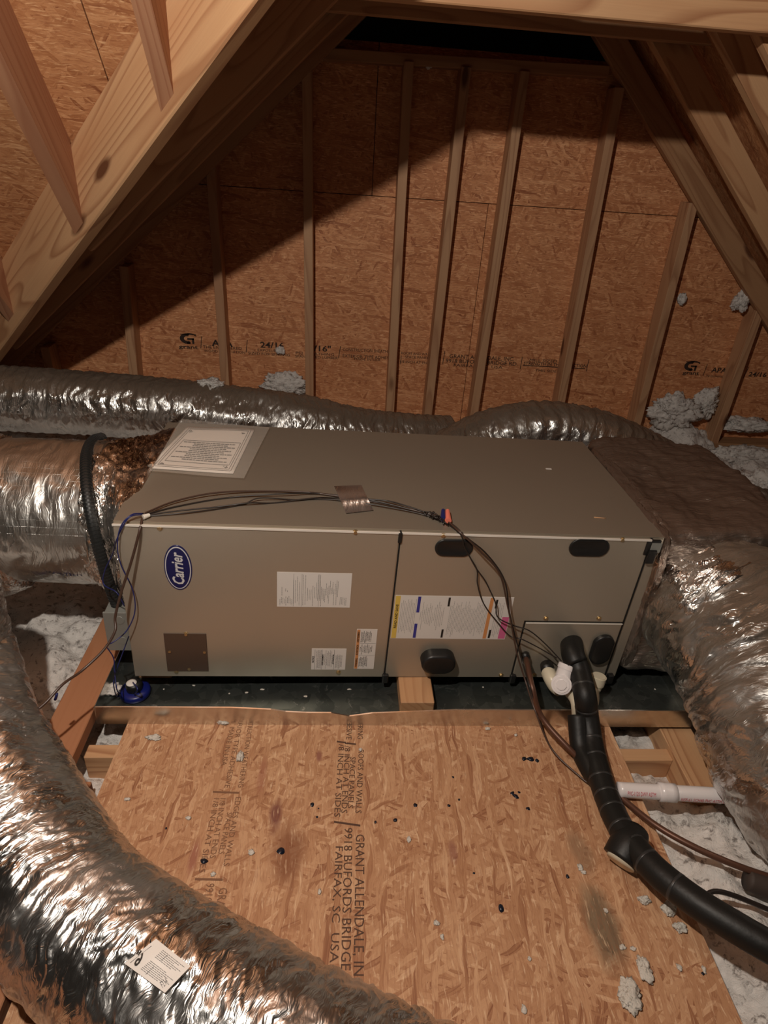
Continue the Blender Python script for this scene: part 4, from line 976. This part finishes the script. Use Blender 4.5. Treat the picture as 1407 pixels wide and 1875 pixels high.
# cable leaving to the front duct
cb = empty('power_cable', U(262, 950, -.005), label='brown cable drooping from the top corner of the air handler across to the front duct', cat='cable')
cbI = Matrix.Translation(U(262, 950, -.005)).inverted()
pc = [T3(262, 944, .008), U(255, 975, -.014), U(240, 1030, -.030), U(222, 1085, -.05), U(211, 1130, -.07), U(211, 1155, -.09), tuple(PY(190, 1190, -.12)), tuple(PY(150, 1228, -.16)), tuple(PY(115, 1253, -.20)), tuple(PY(80, 1290, -.24)), tuple(PY(35, 1322, -.28)), tuple(PY(-20, 1340, -.32)), tuple(PY(-120, 1345, -.42))]
o_ = wire('cable', pc, .0031, M_wbr, cb); o_.matrix_parent_inverse = cbI
o_ = wire('cable_tie', [tuple(PY(27, 1320, -.276)), tuple(PY(32, 1332, -.270)), tuple(PY(29, 1340, -.275)), tuple(PY(27, 1352, -.28))], .0038, M_wire, cb); o_.matrix_parent_inverse = cbI
o_ = wire('cable_tie', [tuple(PY(104, 1270, -.20)), tuple(PY(103, 1276, -.20)), tuple(PY(101, 1281, -.20))], .003, M_wblue, cb); o_.matrix_parent_inverse = cbI
# blue switch wires
sw = empty('float_switch', PZ(247, 1262, -.05), label='blue and black float switch with thin blue wires standing in the corner of the pan', cat='float switch')
sI = Matrix.Translation(PZ(247, 1262, -.05)).inverted()
base = PZ(246, 1277, ZB + .003)
def lathe(name, prof, loc, mat, par, inv, n=32, R=None):
    v = []; f = []
    for r, z in prof:
        for i in range(n): v.append((r * math.cos(2 * math.pi * i / n), r * math.sin(2 * math.pi * i / n), z))
    for k_ in range(len(prof) - 1):
        for i in range(n): f.append((k_ * n + i, k_ * n + (i + 1) % n, (k_ + 1) * n + (i + 1) % n, (k_ + 1) * n + i))
    f.append(tuple(range(n))[::-1]); f.append(tuple((len(prof) - 1) * n + i for i in range(n)))
    Mx = Matrix.Translation(loc) @ (R.to_4x4() if R is not None else Matrix())
    me = mesh(name, v, f); me.transform(Mx); o = obj(name, me, mat, par, smooth=True)
    if inv is not None: o.matrix_parent_inverse = inv
    return o
sb = base + Vector((0, .012, 0))
lathe('switch_base', [(.034, 0), (.037, .004), (.037, .014), (.033, .018), (.020, .019)], sb, M_bluecap, sw, sI)
lathe('switch_body', [(.020, 0), (.020, .034), (.017, .040), (.010, .041)], sb, M_blackp, sw, sI)
lathe('switch_cap', [(.0125, 0), (.0125, .0015), (.008, .0025)], sb + Vector((-.004, -.004, .041)), M_white, sw, sI)
def wsw(P, r=.0014): 
    o = wire('switch_wire', P, r, M_wblue, sw); o.matrix_parent_inverse = sI
wsw([sb + Vector((0, -.004, .043)), PY(252, 1262, -.06), PZ(246, 1272, -.04)], .002)
wsw([T3(262, 940, .010), T3(240, 943, .018), U(221, 965, -.012), U(215, 1000, -.018), U(222, 1035, -.018), U(243, 1080, -.02), U(247, 1120, -.022), U(232, 1155, -.03), U(207, 1176, -.05), U(195, 1180, -.06)])
wsw([T3(262, 942, .010), T3(236, 948, .015), U(215, 985, -.010), U(206, 1015, .02), U(192, 1045, .03), U(190, 1070, .03), U(214, 1085, .0), U(228, 1110, .0)])
wsw([U(236, 1165, -.012), U(225, 1195, -.02), U(214, 1225, -.03), PY(208, 1250, -.06), PZ(214, 1275, -.035), sb + Vector((-.03, -.004, .006))])
wsw([U(195, 1184, -.05), U(208, 1205, -.04), U(210, 1230, -.05), PY(214, 1262, -.08), sb + Vector((-.035, -.006, .006))])

# ================================================================== REFRIGERANT LINE, CONDENSATE PIPES
lsn = empty('refrigerant_line', U(1045, 1185, -.02), label='thick black foam-insulated refrigerant line curving from the air handler over the floor sheet', cat='pipe')
lI = Matrix.Translation(U(1045, 1185, -.02)).inverted()
def lt(name, P, r, mat=M_foam, **k):
    o = tube(name, P, r, mat, lsn, seg=24, step=.006, **k); o.matrix_parent_inverse = lI; return o
tip = [U(1046, 1180, .0), U(1050, 1195, -.05)]
lt('foam_collar', [U(1047, 1178, -.002), U(1050, 1200, -.055), U(1056, 1215, -.075)], .029)
LPth = [U(1050, 1195, -.05), U(1062, 1232, -.09), tuple(PY(1072, 1275, -.118)), tuple(PY(1076, 1310, -.135)), cpx(1084, 1362, -.022), cpx(1096, 1410, -.022), cpx(1112, 1460, -.02), cpx(1140, 1520, .0), cpx(1190, 1583, .02), cpx(1258, 1640, .035), cpx(1335, 1690, .045), cpx(1440, 1750, .05), cpx(1600, 1830, .05)]
lt('foam_sleeve', LPth, .027)
# tape wraps along the sleeve
C_, q_ = spline(LPth, .004); T_, _n, _b = frames(C_)
for fr in (.10, .16, .24, .30, .36, .41, .455, .51, .555, .60, .67):
    i = int(fr * len(C_)); lt('tape_wrap', [C_[i] - T_[i] * .003, C_[i], C_[i] + T_[i] * .003], .0274, mat=plain('tape_edge', (.03, .03, .03), .35) if fr == .10 else bpy.data.materials['tape_edge'])
lt('foam_stub', [tuple(PY(1058, 1310, -.135)), cpx(1064, 1370, -.03), cpx(1080, 1405, -.03), cpx(1098, 1430, -.03)], .024)
lt('foam_stub', [cpx(1164, 1522, .004), cpx(1152, 1548, .0), cpx(1137, 1576, -.016)], .032, cap=True, rad=[.027, .036, .036])
lt('foam_lining', [cpx(1140, 1572, -.017), cpx(1136, 1580, -.021)], .028, mat=M_cpvc)
# liquid line (bare copper) 
ln = empty('copper_line', U(963, 1200, -.01), label='thin dull copper tube running from the pipe panel under the black line over the insulation', cat='pipe')
lnI = Matrix.Translation(U(963, 1200, -.01)).inverted()
o_ = tube('copper_tube', [U(963, 1203, .0), U(966, 1215, -.05), tuple(PY(975, 1258, -.10)), tuple(PY(992, 1312, -.135)), cpx(1040, 1368, -.02), cpx(1090, 1415, -.048), cpx(1140, 1462, -.047), cpx(1200, 1510, -.035), cpx(1270, 1550, -.03), cpx(1350, 1585, -.035), cpx(1430, 1612, -.05), cpx(1520, 1640, -.05)], .0068, M_copper, ln, seg=16, step=.006); o_.matrix_parent_inverse = lnI
o_ = tube('rubber_grommet', [U(962, 1197, .0), U(963, 1204, -.02)], .011, M_blackp, ln, seg=16); o_.matrix_parent_inverse = lnI
tube('thin_cable', [cpx(1290, 1641, -.03), cpx(1310, 1632, -.03), cpx(1345, 1640, -.04), cpx(1407, 1665, -.06), cpx(1500, 1700, -.08)], .005, M_wire, None, seg=8, step=.008, label='short black cable lying on the insulation beyond the refrigerant line', cat='cable')
pe = empty('pipe_end', cpx(1385, 1612, -.03), label='dark foam-covered pipe end resting on the insulation under the copper tube', cat='pipe')
o_ = tube('foam_cover', [cpx(1368, 1610, -.055), cpx(1400, 1622, -.06), cpx(1470, 1650, -.07)], .021, plain('grey_foam', (.05, .035, .028), .7), pe, seg=20, step=.006); o_.matrix_parent_inverse = Matrix.Translation(cpx(1385, 1612, -.03)).inverted()
# condensate trap
ct = empty('condensate_trap', U(1020, 1240, -.05), label='white and cream plastic condensate trap fittings at the foot of the pipe panel', cat='pipe fitting')
tI = Matrix.Translation(U(1020, 1240, -.05)).inverted()
def tt(name, P, r, mat, **k):
    o = tube(name, P, r, mat, ct, seg=24, step=.004, **k); o.matrix_parent_inverse = tI; return o
tt('black_nipple', [U(1001, 1216, .0), U(1003, 1228, -.035)], .017, M_blackp)
tt('cream_elbow', [U(1004, 1230, -.03), U(1010, 1243, -.055), U(1018, 1256, -.07), U(1026, 1262, -.085)], .019, M_cpvc)
c0 = U(1029, 1250, -.085)
def fit(name, P, Q_, r0, r1, mat): return cone(name, P, Q_, r0, r1, mat, ct, tI)
tow = (CAM - c0).normalized(); tow = (tow + Vector((.0, 0, -.12))).normalized()
c0 = U(1029, 1252, -.095); vu_ = (Vector((.05, 0, 1)) - tow * tow.z).normalized()
fit('white_tee', c0, c0 + vu_ * .044, .0215, .0215, M_pvc); fit('tee_rim', c0 + vu_ * .036, c0 + vu_ * .050, .0232, .0232, M_pvc)
fit('white_tee', c0 - tow * .018, c0 + tow * .016, .023, .023, M_pvc); fit('tee_rim', c0 + tow * .012, c0 + tow * .026, .0245, .0245, M_pvc)
fit('clean_out_plug', c0 + tow * .026, c0 + tow * .0285, .020, .0195, M_pvc)
bm = bmesh.new(); Mx = tow.to_track_quat('Z', 'Y').to_matrix().to_4x4(); Mx.translation = c0 + tow * .030
bmesh.ops.create_cone(bm, cap_ends=True, segments=8, radius1=.0135, radius2=.0130, depth=.004, matrix=Mx); o_ = obj('plug_hub', frm(bm, 'plug_hub'), M_pvc, ct); o_.matrix_parent_inverse = tI
tt('cream_pipe', [U(1040, 1262, -.075), tuple(PY(1056, 1282, -.10)), tuple(PY(1060, 1312, -.118))], .016, M_cpvc)
tt('cream_pipe', [tuple(PY(1060, 1312, -.118)), tuple(PY(1085, 1290, -.095)), U(1088, 1262, -.06)], .0135, M_cpvc)
tt('cream_cap', [U(1090, 1262, -.058), U(1097, 1241, -.052)], .0175, M_cpvc, rad=[.015, .0185]); fit('cream_cap', U(1093, 1254, -.056), U(1098, 1237, -.051), .0185, .0195, M_cpvc)
# white drain pipe over the joists
dp = empty('drain_pipe', cpx(1230, 1452, -.045), label='horizontal white plastic drain pipe with a coupling crossing the joists', cat='pipe')
pI = Matrix.Translation(cpx(1230, 1452, -.045)).inverted()
pA = PZ(1132, 1446, -.038); pB = PZ(1345, 1458, -.030); dpd = (pB - pA).normalized()
for nm, a_, b_, r_ in (('pipe_tube', pA, pB + dpd * .35, .0168), ('pipe_coupling', PZ(1206, 1450, -.036), PZ(1237, 1452, -.035), .0205)):
    o_ = tube(nm, [a_, (Vector(a_) + Vector(b_)) / 2, b_], r_, M_pvc if nm == 'pipe_tube' else M_cpvc, dp, seg=28, step=.01); o_.matrix_parent_inverse = pI
o_.data.materials[0] = M_pvc
vn_ = (CAM - pA).normalized(); upv = (Vector((0, 0, 1)) - dpd * dpd.z).normalized(); fn_ = dpd.cross(upv); fn_ = fn_ if fn_.dot(vn_) > 0 else -fn_
for s_t, f0, f1, off in (('PVC-1120 DWV ASTM', .06, .30, .55), ('NSF-61 SCH40 PVC ASTM D-1785', .52, .97, .1)):
    dirn = (fn_ * math.cos(off) + upv * math.sin(off)).normalized(); u2 = (upv * math.cos(off) - fn_ * math.sin(off))
    A_ = pA + (pB - pA) * f0 + dirn * .0166 - u2 * .0045; B_ = pA + (pB - pA) * f1 + dirn * .0166 - u2 * .0045
    o_ = text('printed_text', s_t, A_, B_, u2, .009, M_red, dp, nrm=.0012); o_.matrix_parent_inverse = pI

# ================================================================== INSULATION TUFTS AND SCRAPS
def tuft(loc, sx, sy, sz, seed, label, par=None, cat='insulation', grp=None, sub=5, mat=None, name='insulation_tuft', tilt=0):
    bm = bmesh.new(); bmesh.ops.create_icosphere(bm, subdivisions=sub, radius=1)
    V = np.array([v.co[:] for v in bm.verts]); n = fbm(V * 1.7 + seed * 5.1, 3) * .45 + np.abs(fbm(V * 6 + seed, 3)) * .28 + fbm(V * 17 + seed, 2) * .07
    k = .68 if mat is not None and cat == 'insulation' else .9
    for v, q in zip(bm.verts, n): v.co = Vector((v.co.x * sx, v.co.y * sy, v.co.z * sz)) * (1 + q) * k
    return obj(name, frm(bm, name), mat or M_fluff, par, smooth=True, M=Matrix.Translation(loc) @ Matrix.Rotation(tilt, 4, 'Y'), label=label, cat=cat, group=grp)
tuft(PY(523, 706, YW - .03), .10, .035, .052, 1, 'flat white insulation tuft caught on the gable sheathing left of the third stud')
tuft(PY(390, 703, 1.22), .045, .05, .018, 2, 'small white insulation tuft lying on top of the rear duct')
tuft(PY(1236, 752, YW - .06), .12, .06, .075, 3, 'big white insulation tuft heaped against the gable between the far studs')
tuft(PY(1292, 738, YW - .04), .06, .04, .07, 13, 'upright white insulation clump beside the big heap, against the last full stud', tilt=.5)
tuft(PY(1357, 551, YW - .05), .033, .03, .042, 4, 'white insulation tuft stuck under the rafter at the top of the last stud')
tuft(PY(1249, 547, YW - .02), .018, .015, .025, 5, 'tiny greyish insulation tuft stuck to the sheathing beside a stud knot', sub=4)
tuft(PY(1370, 778, YW - .05), .13, .05, .035, 6, 'long white insulation drift lying on the bottom plate in the corner')
tuft(PY(1345, 835, YW - .15), .15, .07, .05, 7, 'white insulation drift below the bottom plate behind the humped duct')
tuft(PY(1400, 888, 1.25), .09, .09, .06, 8, 'white insulation heap beside the tail of the humped duct')
tuft(PY(720, 770, 1.38), .028, .03, .020, 9, 'white insulation fluff on the rear duct where it dips below the studs', sub=4)
tuft(PY(512, 641, YW - .012), .020, .012, .016, 10, 'pale insulation scrap covering part of the stamped numbers on the sheathing', sub=4)
tuft(PY(786, 117, YW - .06), .012, .012, .014, 12, 'tiny pale scrap hanging from the top plate', sub=4)
tuft(PZ(410, 1318, ZB + .006), .020, .016, .010, 20, 'round pale fluff scrap at the foot of the pan lip beside the stamped text', sub=4, mat=M_scrap)
tuft(PZ(440, 1385, ZB + .004), .010, .016, .008, 21, 'pale fluff scrap lying on the faded stamped text', sub=4, mat=M_scrap)
tuft(PZ(1153, 1822, ZB + .006), .022, .030, .008, 22, 'largest pale fluff scrap on the front of the floor sheet', sub=4, mat=M_scrap, tilt=0)
tuft(PZ(1180, 1774, ZB + .006), .014, .026, .008, 23, 'slanting pale fluff scrap just behind the largest one', sub=4, mat=M_scrap)
tuft(PZ(1246, 1698, ZB + .005), .016, .012, .009, 24, 'pale fluff scrap near the edge of the floor sheet below the black line', sub=4, mat=M_scrap)
tuft(PZ(1181, 1647, ZB + .005), .016, .010, .008, 25, 'pale fluff scrap on the floor sheet in front of the open foam stub', sub=4, mat=M_scrap)
tuft(PZ(1226, 1665, ZB + .006), .015, .018, .011, 26, 'pale fluff scrap in the shadow beneath the black refrigerant line', sub=4, mat=M_scrap)
tuft(PZ(282, 1350, ZB + .003), .022, .012, .003, 27, 'flat grey smear of fluff near the corner of the floor sheet', sub=4, mat=M_scrap)
for i, (u, v) in enumerate(((1110, 1667), (1069, 1597), (800, 1690), (810, 1715), (585, 1633), (970, 1755), (635, 1322), (660, 1372), (588, 1318), (345, 1498), (233, 1463), (894, 1334), (945, 1346), (960, 1849), (749, 1537), (1140, 1734), (1160, 1737), (350, 1320), (320, 1312), (1245, 1772), (390, 1600), (460, 1560), (1290, 1775), (1063, 1588))):
    tuft(PZ(u, v, ZB + .002), random.uniform(.004, .009), random.uniform(.004, .010), .003, 40 + i, 'small scrap of pale insulation fluff scattered on the floor sheet', grp='small fluff scraps on the floor sheet', sub=3, mat=M_scrap, name='fluff_scrap')
for i, (u, v) in enumerate(((196, 1443), (206, 1462), (190, 1472), (203, 1480), (182, 1478), (200, 1500), (178, 1463), (208, 1490), (214, 1449))):
    tuft(PZ(u, v, -.085), random.uniform(.006, .012), random.uniform(.006, .010), .006, 80 + i, 'white crumb of insulation in the gap between joist and floor sheet', grp='insulation crumbs in the joist gap', sub=3, name='insulation_crumb')
for i, (u, v) in enumerate(((480, 1262), (452, 1268), (420, 1270), (560, 1275), (640, 1262), (355, 1255), (300, 1262), (885, 1258), (1200, 1262))):
    tuft(PZ(u, v, ZB + .005), random.uniform(.002, .006), random.uniform(.0015, .003), .0008, 100 + i, 'whitish crust flake on the dark floor of the drain pan', grp='crust flakes in the drain pan', sub=3, mat=M_scrap, name='crust_flake', cat='debris')
tuft(PZ(204, 1262, ZB + .012), .03, .022, .012, 120, 'white fluff lump in the pan corner beside the float switch', sub=4, mat=M_fluff)

# small debris lying on top of the air handler
c_ = T3(1005, 859, .001); bm = bmesh.new(); bbox(bm, (-.008, -.003, 0), (.008, .003, .0015)); obj('paint_chip', frm(bm, 'paint_chip'), M_white, None, M=Matrix.Translation(c_), label='white chip lying on top of the air handler towards the plenum', cat='debris')
wire('wood_sliver', [T3(1088, 947, .002), T3(1098, 948, .003), T3(1110, 949, .002)], .0012, M_pine, None, label='thin pale wood sliver on top of the air handler near its front corner', cat='debris')
